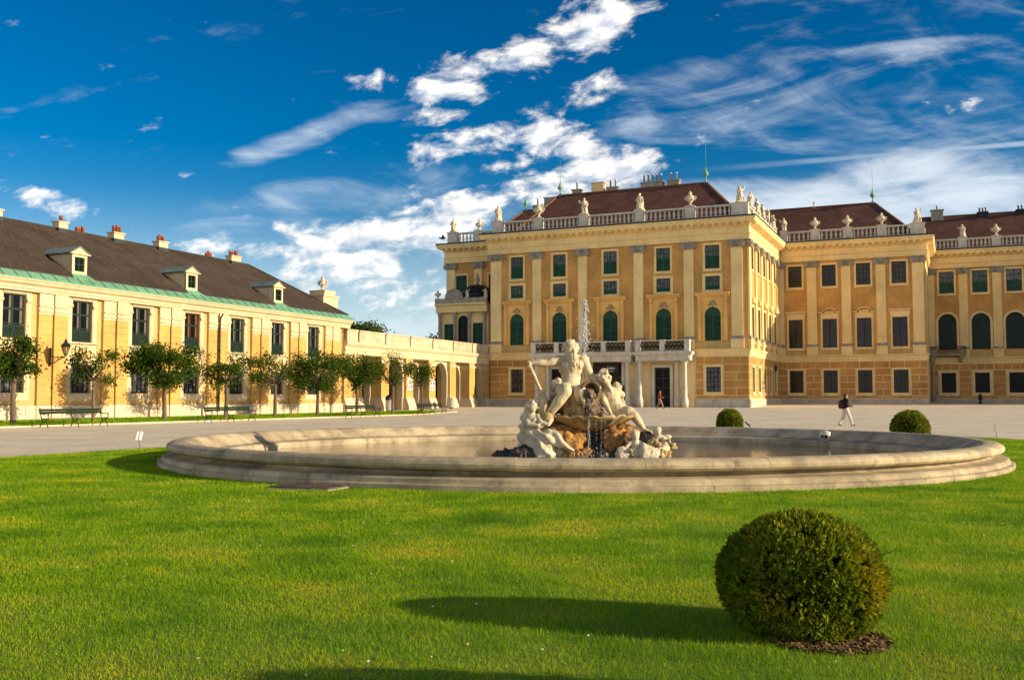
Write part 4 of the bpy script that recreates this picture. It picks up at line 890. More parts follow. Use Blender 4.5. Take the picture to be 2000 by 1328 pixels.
fr_.put('entablature', MB().prof([(.9, 5.3), (-.2, 5.3), (-.2, 5.62), (-.24, 5.65), (-.24, 5.95), (-.4, 6.1), (-.46, 6.25), (-.46, 6.38), (.9, 6.42)], VL1, VA - .03).mesh('entablature', LWT))
vs_ = [72.2] + AJ[1:7] + [100.95]
for i in range(7):
    a, b = vs_[i] + .11, vs_[i + 1] - .11
    o = fr_.put('parapet_block', MB().bev(a, b, -.22, .25, 6.4, 7.42, .03).bev(a - .02, b + .02, -.28, .3, 7.3, 7.46, .02).mesh('parapet_block', PAR)); 
MB().box(-6.6, -.3, VL1 - OR_[1], VA - OR_[1] - .1, 5.2 - .38, 6.2 - .38).build('roof_slab', LWT, AR)
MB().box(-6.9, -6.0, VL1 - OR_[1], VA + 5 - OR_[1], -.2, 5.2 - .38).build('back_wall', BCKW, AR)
# ------------------------------------------------------------------ sculpture tools: solids are fused into one continuous skin
def sdf_mesh(name, prims, vox, m, smooth=5, disp=None):
    mb = MB()
    for p in prims:
        if p[0] == 'e': mb2 = MB().ball((0, 0, 0), 1, n=14, k=10); M_ = Matrix.Translation(p[1]) @ (p[3].to_matrix().to_4x4() if len(p) > 3 else Matrix()) @ Matrix.Diagonal((*p[2], 1)); mb.add([tuple(M_ @ Vector(v)) for v in mb2.v], mb2.f)
        elif p[0] == 'c':
            pts, rs = p[1], p[2]
            for q, r in zip(pts, rs): mb.ball(q, r, n=10, k=8)
            for k in range(len(pts) - 1):
                if (Vector(pts[k]) - Vector(pts[k + 1])).length > 1e-4: mb.tube([pts[k], pts[k + 1]], [rs[k], rs[k + 1]], 10)
        elif p[0] == 'b': mb.box(*p[1])
        elif p[0] == 'm': mb.add(p[1].v, p[1].f)
    me = mb.mesh(name, m, True); o = bpy.data.objects.new(name, me); C.objects.link(o)
    md = o.modifiers.new('r', 'REMESH'); md.mode = 'VOXEL'; md.voxel_size = vox; md.use_smooth_shade = True
    if smooth: ms = o.modifiers.new('s', 'SMOOTH'); ms.factor = .5; ms.iterations = smooth
    dg = bpy.context.evaluated_depsgraph_get(); me2 = bpy.data.meshes.new_from_object(o.evaluated_get(dg)); bpy.data.objects.remove(o)
    me2.name = name
    if not me2.materials: me2.materials.append(m)
    if disp:
        me2.update(); nn = [v.normal.copy() for v in me2.vertices]
        for v, q in zip(me2.vertices, nn):
            d = disp(v.co)
            if d: v.co = v.co + q * d
    me2.polygons.foreach_set('use_smooth', [True] * len(me2.polygons)); me2.update()
    return me2
V = Vector
def robe(z0, z1, k, amp):                    # vertical folds between two heights
    return lambda c: (amp * math.sin(k * math.atan2(c.y, c.x) + 2.5 * c.z + 1.3 * noise.noise(c * 2)) if z0 < c.z < z1 else 0) + .008 * noise.noise(c * 9)
def roof_statue(kind):
    if kind == 0:   pr = [('c', [(0, 0, .1), (0, .02, .9)], [.36, .27]), ('c', [(0, 0, .9), (0, 0, 1.35)], [.24, .25]), ('c', [(-.24, 0, 1.42), (-.34, -.05, 1.12), (-.12, -.25, 1.02)], [.1, .085, .07]), ('c', [(.24, 0, 1.42), (.36, 0, 1.1), (.3, -.1, .82)], [.1, .085, .07]), ('c', [(-.2, 0, 1.42), (.2, 0, 1.42)], [.13, .13]), ('c', [(0, 0, 1.5), (0, -.02, 1.6)], [.085, .08]), ('e', V((0, -.02, 1.74)), (.12, .145, .165)), ('e', V((0, .03, 1.79)), (.135, .14, .13)), ('c', [(.25, .1, .1), (.2, .15, 1.3)], [.2, .1])]
    elif kind == 1: pr = [('c', [(-.1, 0, .1), (-.13, -.04, .5), (-.1, 0, .95)], [.12, .13, .17]), ('c', [(.14, .05, .1), (.16, 0, .5), (.1, 0, .95)], [.12, .13, .17]), ('c', [(0, 0, .95), (0, 0, 1.4)], [.2, .25]), ('c', [(-.22, 0, 1.45), (-.44, 0, 1.3), (-.5, -.1, 1.62)], [.1, .085, .07]), ('c', [(.24, 0, 1.45), (.36, .02, 1.15), (.2, -.2, .95)], [.1, .085, .07]), ('c', [(0, 0, 1.5), (0, 0, 1.62)], [.085, .08]), ('e', V((0, 0, 1.75)), (.12, .14, .165)), ('e', V((0, .03, 1.81)), (.14, .14, .11)), ('c', [(.15, .22, .1), (.05, .25, 1.35)], [.25, .14]), ('c', [(-.2, .15, .9), (.25, -.12, 1.0)], [.14, .14])]
    else:           pr = [('c', [(0, .05, .1), (.03, .02, .85)], [.38, .3]), ('c', [(0, 0, .85), (-.03, 0, 1.3)], [.25, .25]), ('c', [(-.24, 0, 1.38), (-.3, -.18, 1.12), (0, -.3, 1.15)], [.1, .085, .07]), ('c', [(.22, 0, 1.38), (.42, .05, 1.5), (.46, 0, 1.85)], [.1, .085, .065]), ('c', [(-.02, 0, 1.45), (-.05, -.02, 1.56)], [.085, .08]), ('e', V((-.06, -.03, 1.7)), (.12, .14, .165)), ('e', V((-.06, .02, 1.76)), (.135, .14, .12)), ('e', V((.28, -.1, .35)), (.2, .22, .32))]
    pr.append(('b', (-.42, .42, -.36, .36, -.02, .14)))
    return sdf_mesh('statue', pr, .045, MARC, 2, robe(.2, 1.2, 9, .022))
RS = [roof_statue(k) for k in range(3)]
def urn_mesh():
    mb = MB().box(-.3, .3, -.3, .3, 0, .12).lathe([(.26, .12), (.14, .22), (.1, .38), (.2, .5), (.4, .8), (.44, 1.0), (.36, 1.12), (.42, 1.18), (.3, 1.26), (.14, 1.36), (.2, 1.5), (.12, 1.68), (.02, 1.8)], 14)
    for sx in (-1, 1): mb.tube([(sx * (.38 + .2 * math.sin(t)), 0, .82 + .34 * (1 - math.cos(t)) / 2 + .02) for t in np.linspace(0, 3.14, 8)], .06, 6); mb.ball((sx * .44, 0, .84), .11, n=8, k=5)
    for k in range(8): a = 6.283 * k / 8; mb.ball((.4 * math.cos(a), .4 * math.sin(a), .78), .1, n=6, k=4)
    return mb.mesh('urn', MARC, True)
UM = urn_mesh()
def put_statue(kind, u, v, z, h, label, rz=0.0):
    x, y = UV(u, v); nm = 'roof_urn' if kind == 'urn' else 'roof_statue'; me = UM if kind == 'urn' else RS[kind]
    o = obj(nm, me, None, (x, y, z), -ANG + rz); s_ = .93 * h / (1.8 if kind == 'urn' else 1.95); o.scale = (s_ * (1.15 if kind == 'urn' else 1.1),) * 2 + (s_,)
    return tag(o, label, 'urn' if kind == 'urn' else 'statue', 'stone urns on the balustrades' if kind == 'urn' else 'stone statues on the balustrades')
zT = 21.42; yb = VA + .32
put_statue(0, -46.5, yb, zT, 2.0, 'robed stone statue on the front wing balustrade at its left corner', .3)
put_statue('urn', -41.55, yb, zT, 1.9, 'stone urn on the front wing balustrade between the two left statues')
put_statue(1, -36.2, yb, zT, 2.05, 'stone statue left of the two chimney pots on the front wing balustrade', .2)
put_statue(0, -29.95, yb, zT, 2.05, 'stone statue under the row of five metal chimney pots', -.2)
put_statue('urn', -24.5, yb, zT, 1.75, 'stone urn on the front wing balustrade below the right roof finial')
put_statue(2, -19.35, yb, zT, 2.0, 'stone statue on the big right corner pedestal of the front wing', .5)
for k, v in enumerate((105.1, 108.65, 112.15, 115.65, 119.2)):
    put_statue((k + 1) % 3, UR - .32, v, zT, 1.95, ['nearest', 'second', 'third', 'fourth', 'farthest'][k] + ' stone figure in the receding row on the side balustrade', 1.3 + .2 * k)
zB = 21.4; yB = VB + .32
put_statue(1, -18.0, yB, zB, 1.8, 'stone statue at the left end of the recessed wing balustrade', .2)
for u, q in ((-14.4, 'left'), (-10.75, 'middle'), (-7.0, 'right')): put_statue('urn', u, yB, zB, 1.6, q + ' one of three stone urns on the recessed wing balustrade')
put_statue(2, -3.2, yB, zB, 1.95, 'stone statue with raised arm on the right corner of the recessed wing', .2)
put_statue(1, 1.6, VC + .32, zB, 1.85, 'stone statue on the far right wing, dark roof behind', -.3)
put_statue('urn', 5.36, VC + .32, zB, 1.6, 'stone urn on the far right wing balustrade near the picture edge')
put_statue(0, -54.5, VD + .32, zB, 1.8, 'small stone statue at the far left corner of the palace roof', .2)
put_statue('urn', -51.0, VD + .32, zB, 1.5, 'stone urn above the black domed pavilion')
put_statue('urn', -50.0, 72.95 - .6, 10.82, 1.42, 'tall stone urn on the pedestal at the end of the yellow side wing roof')
for u, v, k, lb in ((-54.2, VE - .4, 'urn', 'small stone vase on the left corner of the pavilion cornice'), (-50.4, VE - .45, 2, 'small stone figure beside the pavilion gable ornament'), (-48.1, VE - .45, 1, 'small stone figure at the right end of the pavilion cornice')):
    put_statue(k, u, v, 12.93, 1.15, lb)
# ------------------------------------------------------------------ fountain basin
FB = thing('fountain_basin', 'wide round stone fountain basin with rolled rim on the lawn', 'fountain', (FC[0], FC[1], 0)); FB.scale = (.982, .982, 1)
def arc_stone(name, prof, a, gap, m, n=7):
    v = []; f = []; k = len(prof)
    for i in range(n + 1):
        t = -a / 2 + gap / 2 / 10 + (a - gap / 10) * i / n
        for r, z in prof: v.append((r * math.cos(t), r * math.sin(t), z))
    for i in range(n):
        for j in range(k): f.append((i * k + j, i * k + (j + 1) % k, (i + 1) * k + (j + 1) % k, (i + 1) * k + j))
    f.append(tuple(range(k))); f.append(tuple(range(n * k + k - 1, n * k - 1, -1)))
    mb = MB(); mb.v = v; mb.f = f; return mb.mesh(name, m, False)
NS = 30
rimp = [(9.90, .312), (10.08, .314), (10.17, .34), (10.215, .38), (10.225, .43), (10.20, .475), (10.14, .51), (10.05, .53), (9.9, .535), (9.8, .525), (9.7, .49), (9.58, .42), (9.45, .33), (9.36, .275), (9.33, .262), (9.33, .255)]
basp = [(10.42, -.12), (10.42, .095), (10.40, .11), (10.33, .118), (10.32, .135), (10.31, .19), (10.27, .215), (10.14, .222), (10.0, .235), (9.95, .26), (9.94, .308), (9.4, .252), (9.22, .235), (9.06, .22), (9.02, .19), (9.0, .15), (9.0, -.3)]
rm = arc_stone('rim_stone', rimp, 2 * math.pi / NS, .005, RIM); bm2 = arc_stone('base_stone', basp, 2 * math.pi / NS, .005, RIM)
for k in range(NS):
    o = obj('rim_stone', rm, FB, (0, 0, random.uniform(-.003, .003)), 2 * math.pi * k / NS + .05); obj('base_stone', bm2, FB, (0, 0, 0), 2 * math.pi * (k + .5) / NS + .05)
MB().lathe([(9.05, -.3), (9.05, -.28)], 64).build('basin_floor', RIM, FB)
WAT = bpy.data.materials.new('fountain_water'); WAT.use_nodes = True
def water_nodes():
    nt = WAT.node_tree; N = nt.nodes; L = nt.links; b = bsdf(WAT)
    b.inputs['Base Color'].default_value = (.060, .052, .036, 1); b.inputs['Roughness'].default_value = .06; b.inputs['IOR'].default_value = 1.33
    g = N.new('ShaderNodeNewGeometry'); t = N.new('ShaderNodeTexNoise'); t.inputs['Scale'].default_value = 3.2; t.inputs['Detail'].default_value = 4
    L.new(g.outputs['Position'], t.inputs['Vector']); bp = N.new('ShaderNodeBump'); bp.inputs['Strength'].default_value = .22; bp.inputs['Distance'].default_value = .05
    L.new(t.outputs['Fac'], bp.inputs['Height']); L.new(bp.outputs[0], b.inputs['Normal'])
water_nodes()
w = MB().add([(FC[0] + 8.87 * math.cos(6.2832 * k / 96), FC[1] + 8.87 * math.sin(6.2832 * k / 96), .06) for k in range(96)], [tuple(range(96))]).build('water', WAT); tag(w, 'still dark water filling the round basin', 'water', kind='structure')
# ------------------------------------------------------------------ fountain sculpture group
SX, SY = FC[0] + .38, FC[1]
def rockdisp(k): return lambda c: .15 * noise.noise(c * 2.2 * k) + .11 * abs(noise.noise(c * 5.5 * k)) + .05 * noise.noise(c * 13 * k)
RT = thing('rock_base', 'ochre brown tufa rock mound carrying the fountain figures', 'rock', (SX, SY, 0))
me = sdf_mesh('left_rock', [('e', V((-.66, -.1, .42)), (.55, .6, .52)), ('e', V((-.9, .1, .3)), (.5, .6, .5)), ('e', V((-.38, -.25, .3)), (.32, .4, .42)), ('e', V((-.5, -.45, .22)), (.3, .25, .33))], .03, ROCK, 0, rockdisp(1)); obj('left_rock', me, RT)
me = sdf_mesh('right_rock', [('e', V((.74, -.05, .45)), (.42, .55, .5)), ('e', V((.95, .1, .3)), (.4, .5, .5)), ('e', V((.62, -.35, .3)), (.3, .35, .45)), ('e', V((.85, -.45, .25)), (.3, .3, .4))], .03, ROCK, 0, rockdisp(1.1)); obj('right_rock', me, RT)
me = sdf_mesh('back_rock', [('e', V((.1, .35, .4)), (.9, .5, .7)), ('e', V((-.1, .3, .9)), (.6, .4, .5)), ('e', V((0, .5, .1)), (1.5, .7, .4))], .05, ROCKD, 1, rockdisp(1)); obj('back_rock', me, RT)
me = sdf_mesh('foot_rock', [('e', V((-.3, -.98, .02)), (.26, .22, .22)), ('e', V((-.12, -.9, .05)), (.16, .2, .18)), ('e', V((-.5, -.95, .0)), (.2, .2, .14))], .03, ROCK, 1, rockdisp(1.5)); obj('foot_rock', me, RT)
me = sdf_mesh('low_rock', [('e', V((-2.1, -.45, .02)), (.42, .3, .13)), ('e', V((-1.75, -.55, .06)), (.35, .35, .2)), ('e', V((-1.5, -.5, .05)), (.4, .4, .28)), ('e', V((.2, -.85, .0)), (.4, .3, .13)), ('e', V((1.42, -.62, .3)), (.26, .25, .3)), ('e', V((1.75, -.6, .1)), (.3, .3, .3))], .035, ROCKD, 1, rockdisp(1.3)); obj('low_rock', me, RT)
def shell():
    v = []; f = []; n = 132; pr = [(.18, .62), (.5, .72), (.8, .83), (.98, .93), (1.07, .99), (1.10, 1.03), (1.03, 1.03), (.9, .97), (.5, .92), (.02, .9)]
    for i, (r, z) in enumerate(pr):
        for k in range(n):
            a = 6.2832 * k / n; w = abs(math.sin(a * 9)); amp = (r / 1.1) ** 3
            rr = r * (1 + .04 * w * amp + .03 * noise.noise(V((math.cos(a) * 3, math.sin(a) * 3, z * 5)))); zz = z + (.07 * w - .035) * amp + .03 * noise.noise(V((math.cos(a) * 5, math.sin(a) * 5, r * 4)))
            v.append((rr * 1.06 * math.cos(a), rr * .86 * math.sin(a) - .08, zz + .02))
    for i in range(len(pr) - 1):
        for k in range(n): f.append((i * n + k, i * n + (k + 1) % n, (i + 1) * n + (k + 1) % n, (i + 1) * n + k))
    mb = MB(); mb.v = v; mb.f = f; return mb.mesh('shell_bowl', SHELL, True)
tag(obj('shell_bowl', shell(), None, (SX, SY, 0)), 'scalloped stained stone shell bowl under the bearded figure', 'bowl')
def fingers(base, d, side, r=.026, ln=.13, curl=V((0, 0, -.5))):
    out = []; d = V(d).normalized(); side = V(side).normalized()
    for k in range(4):
        b0 = V(base) + side * (k - 1.5) * r * 1.9; l = ln * (.85, 1.0, .95, .75)[k]
        out.append(('c', [tuple(b0), tuple(b0 + d * l * .55), tuple(b0 + d * l * .85 + curl * l * .6)], [r, r * .95, r * .75]))
    b0 = V(base) + side * -2.2 * r - d * .04; out.append(('c', [tuple(b0), tuple(b0 + d * .05 - side * .05), tuple(b0 + d * .1 - side * .05 + curl * .04)], [r * 1.1, r, r * .8]))
    return out
def curls(c, r, n, cr, seed, low=-.3):
    rs = np.random.RandomState(seed); out = []
    while len(out) < n:
        d = V(rs.normal(size=3)).normalized()
        if d.z < low: continue
        out.append(('e', V(c) + V((d.x * r[0], d.y * r[1], d.z * r[2])), (cr, cr, cr)))
    return out
# bearded river god
GD = thing('statue', 'marble statue of a bearded seated man leaning on a jar, arm stretched over an oar', 'statue', (SX, SY, 0), group='fountain figures')
face = V((.35, -.93, 0)).normalized(); hd = V((-.47, -.03, 2.735))
pr = [('e', hd, (.155, .18, .215)), ('e', hd + face * .17 + V((0, 0, -.02)), (.035, .05, .05)), ('e', hd + face * .13 + V((.0, 0, .06)), (.11, .05, .035)), ('e', hd + face * .12 + V((0, 0, -.12)), (.09, .08, .09)),
      ('c', [hd + face * .12 + V((0, 0, -.13)), hd + face * .19 + V((0, 0, -.3)), hd + face * .17 + V((-.01, 0, -.46)), hd + face * .15 + V((-.04, 0, -.55))], [.105, .1, .075, .035]),
      ('c', [hd + V((.05, 0, -.15)), hd + face * .16 + V((.07, 0, -.36))], [.08, .05]), ('c', [hd + V((-.07, 0, -.12)), hd + face * .12 + V((-.1, 0, -.4))], [.08, .045]),
      ('c', [(-.47, 0, 2.66), (-.46, .03, 2.48)], [.11, .13]),
      ('e', V((-.46, .0, 2.28)), (.34, .22, .28)), ('e', V((-.58, -.13, 2.36)), (.17, .12, .14)), ('e', V((-.33, -.13, 2.36)), (.17, .12, .14)), ('e', V((-.46, .0, 2.02)), (.27, .2, .28)), ('e', V((-.48, -.08, 1.88)), (.25, .18, .22)), ('e', V((-.53, .0, 1.70)), (.36, .3, .24)),
      ('e', V((-.78, .0, 2.48)), (.16, .15, .15)), ('e', V((-.15, .0, 2.49)), (.16, .15, .16)), ('c', [(-.6, .02, 2.52), (-.3, .02, 2.52)], [.13, .13]),
      ('c', [(-.78, 0, 2.48), (-.96, -.05, 2.44), (-1.12, -.07, 2.41)], [.13, .125, .095]), ('c', [(-1.12, -.07, 2.41), (-1.28, -.09, 2.42), (-1.46, -.11, 2.42)], [.098, .092, .058]), ('e', V((-1.53, -.11, 2.40)), (.085, .06, .05)),
      ('c', [(-.14, 0, 2.48), (-.06, -.03, 2.3), (.02, -.06, 2.12)], [.135, .125, .10]), ('c', [(.02, -.06, 2.12), (.09, -.1, 2.02), (.17, -.14, 1.92)], [.10, .09, .06]), ('e', V((.2, -.17, 1.88)), (.07, .07, .06)),
      ('c', [(-.62, -.05, 1.68), (-.66, -.3, 1.70), (-.64, -.56, 1.66)], [.235, .215, .155]), ('c', [(-.64, -.56, 1.66), (-.82, -.58, 1.42), (-.98, -.55, 1.2), (-1.09, -.5, 1.02)], [.15, .145, .11, .075]), ('c', [(-1.09, -.5, 1.0), (-1.2, -.62, .95), (-1.3, -.68, .93)], [.08, .07, .045]),
      ('c', [(-.36, -.02, 1.62), (-.24, -.35, 1.62), (-.22, -.42, 1.45)], [.24, .2, .16])]
pr += fingers((-1.56, -.14, 2.39), (-.35, -.5, -.7), (.3, -.9, .2), .026, .14) + fingers((.22, -.2, 1.85), (.5, -.4, -.6), (.6, .5, .2), .024, .12)
pr += curls(hd + V((-.01, .05, .06)), (.175, .17, .20), 46, .062, 3)
pr = [tuple(p) for p in pr if not (p[0] == 'e' and len(p) < 3)]
me = sdf_mesh('body', pr, .018, MAR, 2, lambda c: .03 * noise.noise(V((c.x * 22, c.y * 22, c.z * 9))) if (c.z > 2.72 and c.y > -.12) or (c.z > 2.24 and c.y < -.2 and abs(c.x + .4) < .2) else .004 * noise.noise(c * 8)); obj('body', me, GD)
drp = [('c', [(-.72, .05, 1.5), (-.93, -.02, 1.32), (-1.08, -.1, 1.05)], [.25, .22, .15]), ('c', [(-.3, -.3, 1.62), (-.27, -.44, 1.42), (-.26, -.44, 1.1)], [.16, .14, .16]), ('c', [(-.46, -.2, 1.5), (-.48, -.25, 1.1)], [.22, .22]), ('e', V((-.6, .1, 1.35)), (.42, .3, .32)), ('c', [(-.85, .2, 1.72), (-.35, .25, 1.72)], [.12, .12])]
DRP = mat('stained_drapery_stone', (.36, .26, .12), .8, .35, 5, .5, 25, col2=(.13, .085, .04), stain=.75, stain_col=(.06, .04, .02))
me = sdf_mesh('drapery', drp, .03, DRP, 2, lambda c: .035 * math.sin(26 * c.x + 5 * c.z + 3 * noise.noise(c * 2.5)) + .02 * noise.noise(c * 7)); obj('drapery', me, GD)
MB().tube([(-1.585, -.16, 2.47), (-1.53, -.16, 2.3), (-1.24, -.2, 1.64)], [.05, .05, .045], 10).lathe([(.07, 0), (.09, .05), (.07, .12)], 10, (-1.24, -.2, 1.58)).tube([(-1.24, -.2, 1.66), (-1.17, -.2, 1.45), (-1.2, -.2, 1.1)], [.06, .1, .13], 10).build('oar', MAR, GD, smooth=True)
JAR = mat('wet_jar_stone', (.19, .12, .055), .5, .4, 7, .7, 20, stain=.8, stain_col=(.035, .025, .014))
jm = MB().lathe([(.02, .45), (.2, .4), (.3, .2), (.31, .05), (.24, -.1), (.27, -.16), (.25, -.2), (.19, -.18), (.16, 0), (.02, .1)], 18); jm.v = [(x, z, y) for x, y, z in jm.v]
jr = obj('jar', jm.mesh('jar', JAR, True), None, (SX + .0, SY - .32, 1.66)); jr.rotation_euler = (R(-18), 0, 0); tag(jr, 'dark stained water jar spilling below the bearded figure', 'jar')
me = sdf_mesh('spill_stone', [('c', [(.0, -.36, 1.5), (.0, -.4, 1.1)], [.2, .25]), ('e', V((.05, -.3, 1.02)), (.38, .3, .14))], .035, JAR, 1, rockdisp(1.6)); tag(obj('spill_stone', me, None, (SX, SY, 0)), 'wet brown rock under the spilling jar in the shell', 'rock')
# nymph seen from behind on the right
NY = thing('statue', 'marble statue of a nude woman seen from behind, leaning right of the jar', 'statue', (SX, SY, 0), group='fountain figures')
h2 = V((.38, -.1, 2.02))
pr = [('e', h2, (.16, .18, .2)), ('c', [(.42, -.1, 1.9), (.47, -.1, 1.74)], [.1, .1]), ('e', V((.53, -.08, 1.6)), (.27, .19, .22)), ('e', V((.62, -.08, 1.4)), (.22, .17, .24)), ('e', V((.74, -.08, 1.22)), (.25, .21, .22)), ('e', V((.84, -.1, 1.12)), (.28, .25, .22)),
      ('c', [(.34, -.1, 1.66), (.36, -.22, 1.42), (.45, -.3, 1.26)], [.105, .09, .07]), ('c', [(.45, -.3, 1.26), (.53, -.36, 1.1)], [.072, .05]), ('e', V((.56, -.38, 1.06)), (.06, .06, .04)),
      ('c', [(.72, -.08, 1.68), (.86, .05, 1.6), (.8, .25, 1.45)], [.11, .09, .07]),
      ('c', [(.86, -.12, 1.12), (1.0, -.3, 1.12), (1.12, -.38, 1.06)], [.22, .18, .13]), ('c', [(1.12, -.38, 1.06), (1.24, -.38, .9), (1.36, -.38, .74)], [.125, .11, .062]), ('c', [(1.36, -.38, .71), (1.46, -.46, .66), (1.54, -.5, .64)], [.065, .055, .04])]
pr += curls(h2 + V((0, .0, .03)), (.155, .17, .18), 42, .055, 5, -.6) + [('c', [h2 + V((.06, -.1, -.12)), h2 + V((.16, -.13, -.3)), h2 + V((.2, -.14, -.4))], [.09, .055, .03])] + fingers((.57, -.4, 1.05), (.3, -.8, -.4), (.9, .3, 0), .02, .1)
me = sdf_mesh('body', pr, .018, MAR, 3, lambda c: .02 * noise.noise(c * 20) if c.z > 1.87 else 0); obj('body', me, NY)
pt = sdf_mesh('child_head', [('e', V((.74, .22, 1.76)), (.13, .14, .15)), ('c', [(.72, .24, 1.6), (.66, .28, 1.3)], [.11, .17]), ('c', [(.78, .2, 1.58), (.9, .1, 1.4)], [.07, .055])] + curls((.74, .23, 1.79), (.12, .13, .12), 14, .045, 9), .025, MAR, 2)
tag(obj('statue', pt, None, (SX, SY, 0)), 'small marble child half hidden behind the leaning woman', 'statue', 'fountain figures')
pt = sdf_mesh('child_head', [('e', V((-.82, .5, 1.88)), (.13, .13, .15)), ('c', [(-.82, .5, 1.75), (-.8, .55, 1.4)], [.13, .2])] + curls((-.82, .5, 1.91), (.12, .12, .12), 12, .045, 4), .025, MARC, 2)
tag(obj('statue', pt, None, (SX, SY, 0)), 'small marble child head peeping out left behind the bearded figure', 'statue', 'fountain figures')
# seated woman at the left foot of the rock
LWm = thing('statue', 'marble statue of a draped woman seated at the left foot of the rock', 'statue', (SX, SY, 0), group='fountain figures')
h3 = V((-1.5, -.72, 1.28))
pr = [('e', h3, (.115, .13, .155)), ('e', h3 + V((.115, -.05, -.01)), (.03, .03, .035)), ('c', [h3 + V((-.01, .02, -.1)), h3 + V((-.03, .03, -.24))], [.07, .08]), ('e', V((-1.5, -.68, .98)), (.2, .15, .16)), ('e', V((-1.44, -.78, .95)), (.08, .08, .08)), ('e', V((-1.49, -.66, .8)), (.165, .14, .18)), ('e', V((-1.45, -.64, .6)), (.22, .19, .17)),
      ('c', [(-1.36, -.74, 1.04), (-1.28, -.84, .9), (-1.1, -.88, .84)], [.08, .07, .055]), ('c', [(-1.1, -.88, .84), (-1.02, -.84, .95)], [.055, .045]), ('c', [(-1.66, -.66, 1.03), (-1.6, -.84, .84), (-1.35, -.92, .82)], [.08, .07, .05]), ('c', [(-.52, -.86, .2), (-.4, -.9, .12), (-.27, -.98, .1)], [.06, .05, .035])]
pr += curls(h3 + V((-.02, .03, .04)), (.11, .125, .13), 24, .045, 12, -.4) + fingers((-1.03, -.84, .93), (.2, -.2, .9), (.7, .6, 0), .016, .08, V((.3, 0, 0)))
me = sdf_mesh('body', pr, .02, MARC, 2); obj('body', me, LWm)
gw = [('c', [(-1.47, -.62, .62), (-1.42, -.6, .35), (-1.4, -.6, -.05)], [.21, .27, .32]), ('c', [(-1.42, -.68, .5), (-1.1, -.84, .54), (-.9, -.86, .5)], [.21, .18, .155]), ('c', [(-.92, -.86, .5), (-.7, -.87, .32), (-.5, -.87, .16)], [.15, .115, .075]), ('c', [(-1.35, -.5, .5), (-1.0, -.62, .62), (-.84, -.6, .5), (-.8, -.6, .1)], [.19, .15, .13, .15]), ('c', [(-1.2, -.75, .3), (-1.15, -.75, 0)], [.26, .32]),
      ('c', [(-1.62, -.58, 1.26), (-1.7, -.54, .9), (-1.74, -.52, .4), (-1.7, -.5, 0)], [.09, .11, .14, .17])]
me = sdf_mesh('gown', gw, .025, MARC, 2, lambda c: .032 * math.sin(27 * (c.x * .7 + c.z * .8) + 4 * noise.noise(c * 2.5)) + .015 * noise.noise(c * 9)); obj('gown', me, LWm)
sh = MB().ball((-1.12, -.76, .98), .17, (1, .8, 1.05), 14, 9); obj('held_shell', sh.mesh('held_shell', SHELL, True), LWm)
# children and dolphins at the right foot
def putto(x, y, z, s, label, lean, seed):
    P_ = lambda a, b, c: (x + a * s, y + b * s, z + c * s)
    pr = [('e', V(P_(0, 0, .52)), (.15 * s, .155 * s, .165 * s)), ('e', V(P_(.02, -.15, .5)), (.03 * s, .03 * s, .03 * s)), ('e', V(P_(lean * .05, .02, .2)), (.18 * s, .16 * s, .22 * s)), ('e', V(P_(lean * .15, .0, -.08)), (.21 * s, .18 * s, .2 * s)), ('c', [P_(-.16, 0, .3), P_(-.32, -.08, .14), P_(-.3, -.2, .0)], [.075 * s, .065 * s, .05 * s]), ('c', [P_(.16, 0, .3), P_(.34, -.06, .2), P_(.42, -.12, .06)], [.075 * s, .065 * s, .05 * s]), ('c', [P_(lean * .15 - .1, -.1, -.15), P_(lean * .4 - .15, -.3, -.12), P_(lean * .45, -.34, -.4)], [.12 * s, .1 * s, .06 * s]), ('c', [P_(lean * .15 + .1, -.05, -.15), P_(lean * .6, -.2, -.2), P_(lean * .8, -.25, -.42)], [.12 * s, .1 * s, .06 * s])]
    pr += curls(P_(0, .03, .57), (.14 * s, .14 * s, .13 * s), 18, .05 * s, seed)
    return tag(obj('statue', sdf_mesh('putto', pr, .022, MARC, 2), None, (SX, SY, 0)), label, 'statue', 'fountain figures')
putto(1.08, -.9, .17, .74, 'marble child rider looking left above the dolphins at the right foot', .6, 21)
putto(1.66, -.78, .32, .68, 'marble child with raised head, rightmost figure of the fountain group', -.5, 22)
def dolphin(pts, rs, label, seed):
    pr = [('c', pts, rs)]; p0, p1 = V(pts[0]), V(pts[1]); d = (p0 - p1).normalized()
    pr += [('e', p0 + d * .08 + V((0, 0, -.03)), (.09, .08, .05)), ('e', p0 + V((0, -.12, .08)), (.04, .04, .04)), ('e', p0 + V((0, .0, rs[0])), (.12, .03, .08))]
    e = V(pts[-1]); pr += [('e', e + V((-.1, 0, .06)), (.12, .04, .07)), ('e', e + V((.1, 0, .06)), (.12, .04, .07))]
    me = sdf_mesh('dolphin', pr, .022, MARC, 2, lambda c: .022 * noise.noise(c * 9) + .016 * noise.noise(c * 22)); return tag(obj('statue', me, None, (SX, SY, 0)), label, 'statue', 'fountain figures')
dolphin([(.72, -1.08, .05), (.9, -1.05, .1), (1.1, -1.05, .08), (1.3, -1.0, .1)], [.19, .17, .2, .14], 'marble dolphin head low at the left end of the right foot group', 1)
dolphin([(1.28, -1.15, .12), (1.5, -1.1, .1), (1.72, -1.0, .12), (1.86, -.9, .3), (1.8, -.85, .48)], [.2, .19, .17, .12, .07], 'curled marble dolphin at the right end of the fountain group', 2)
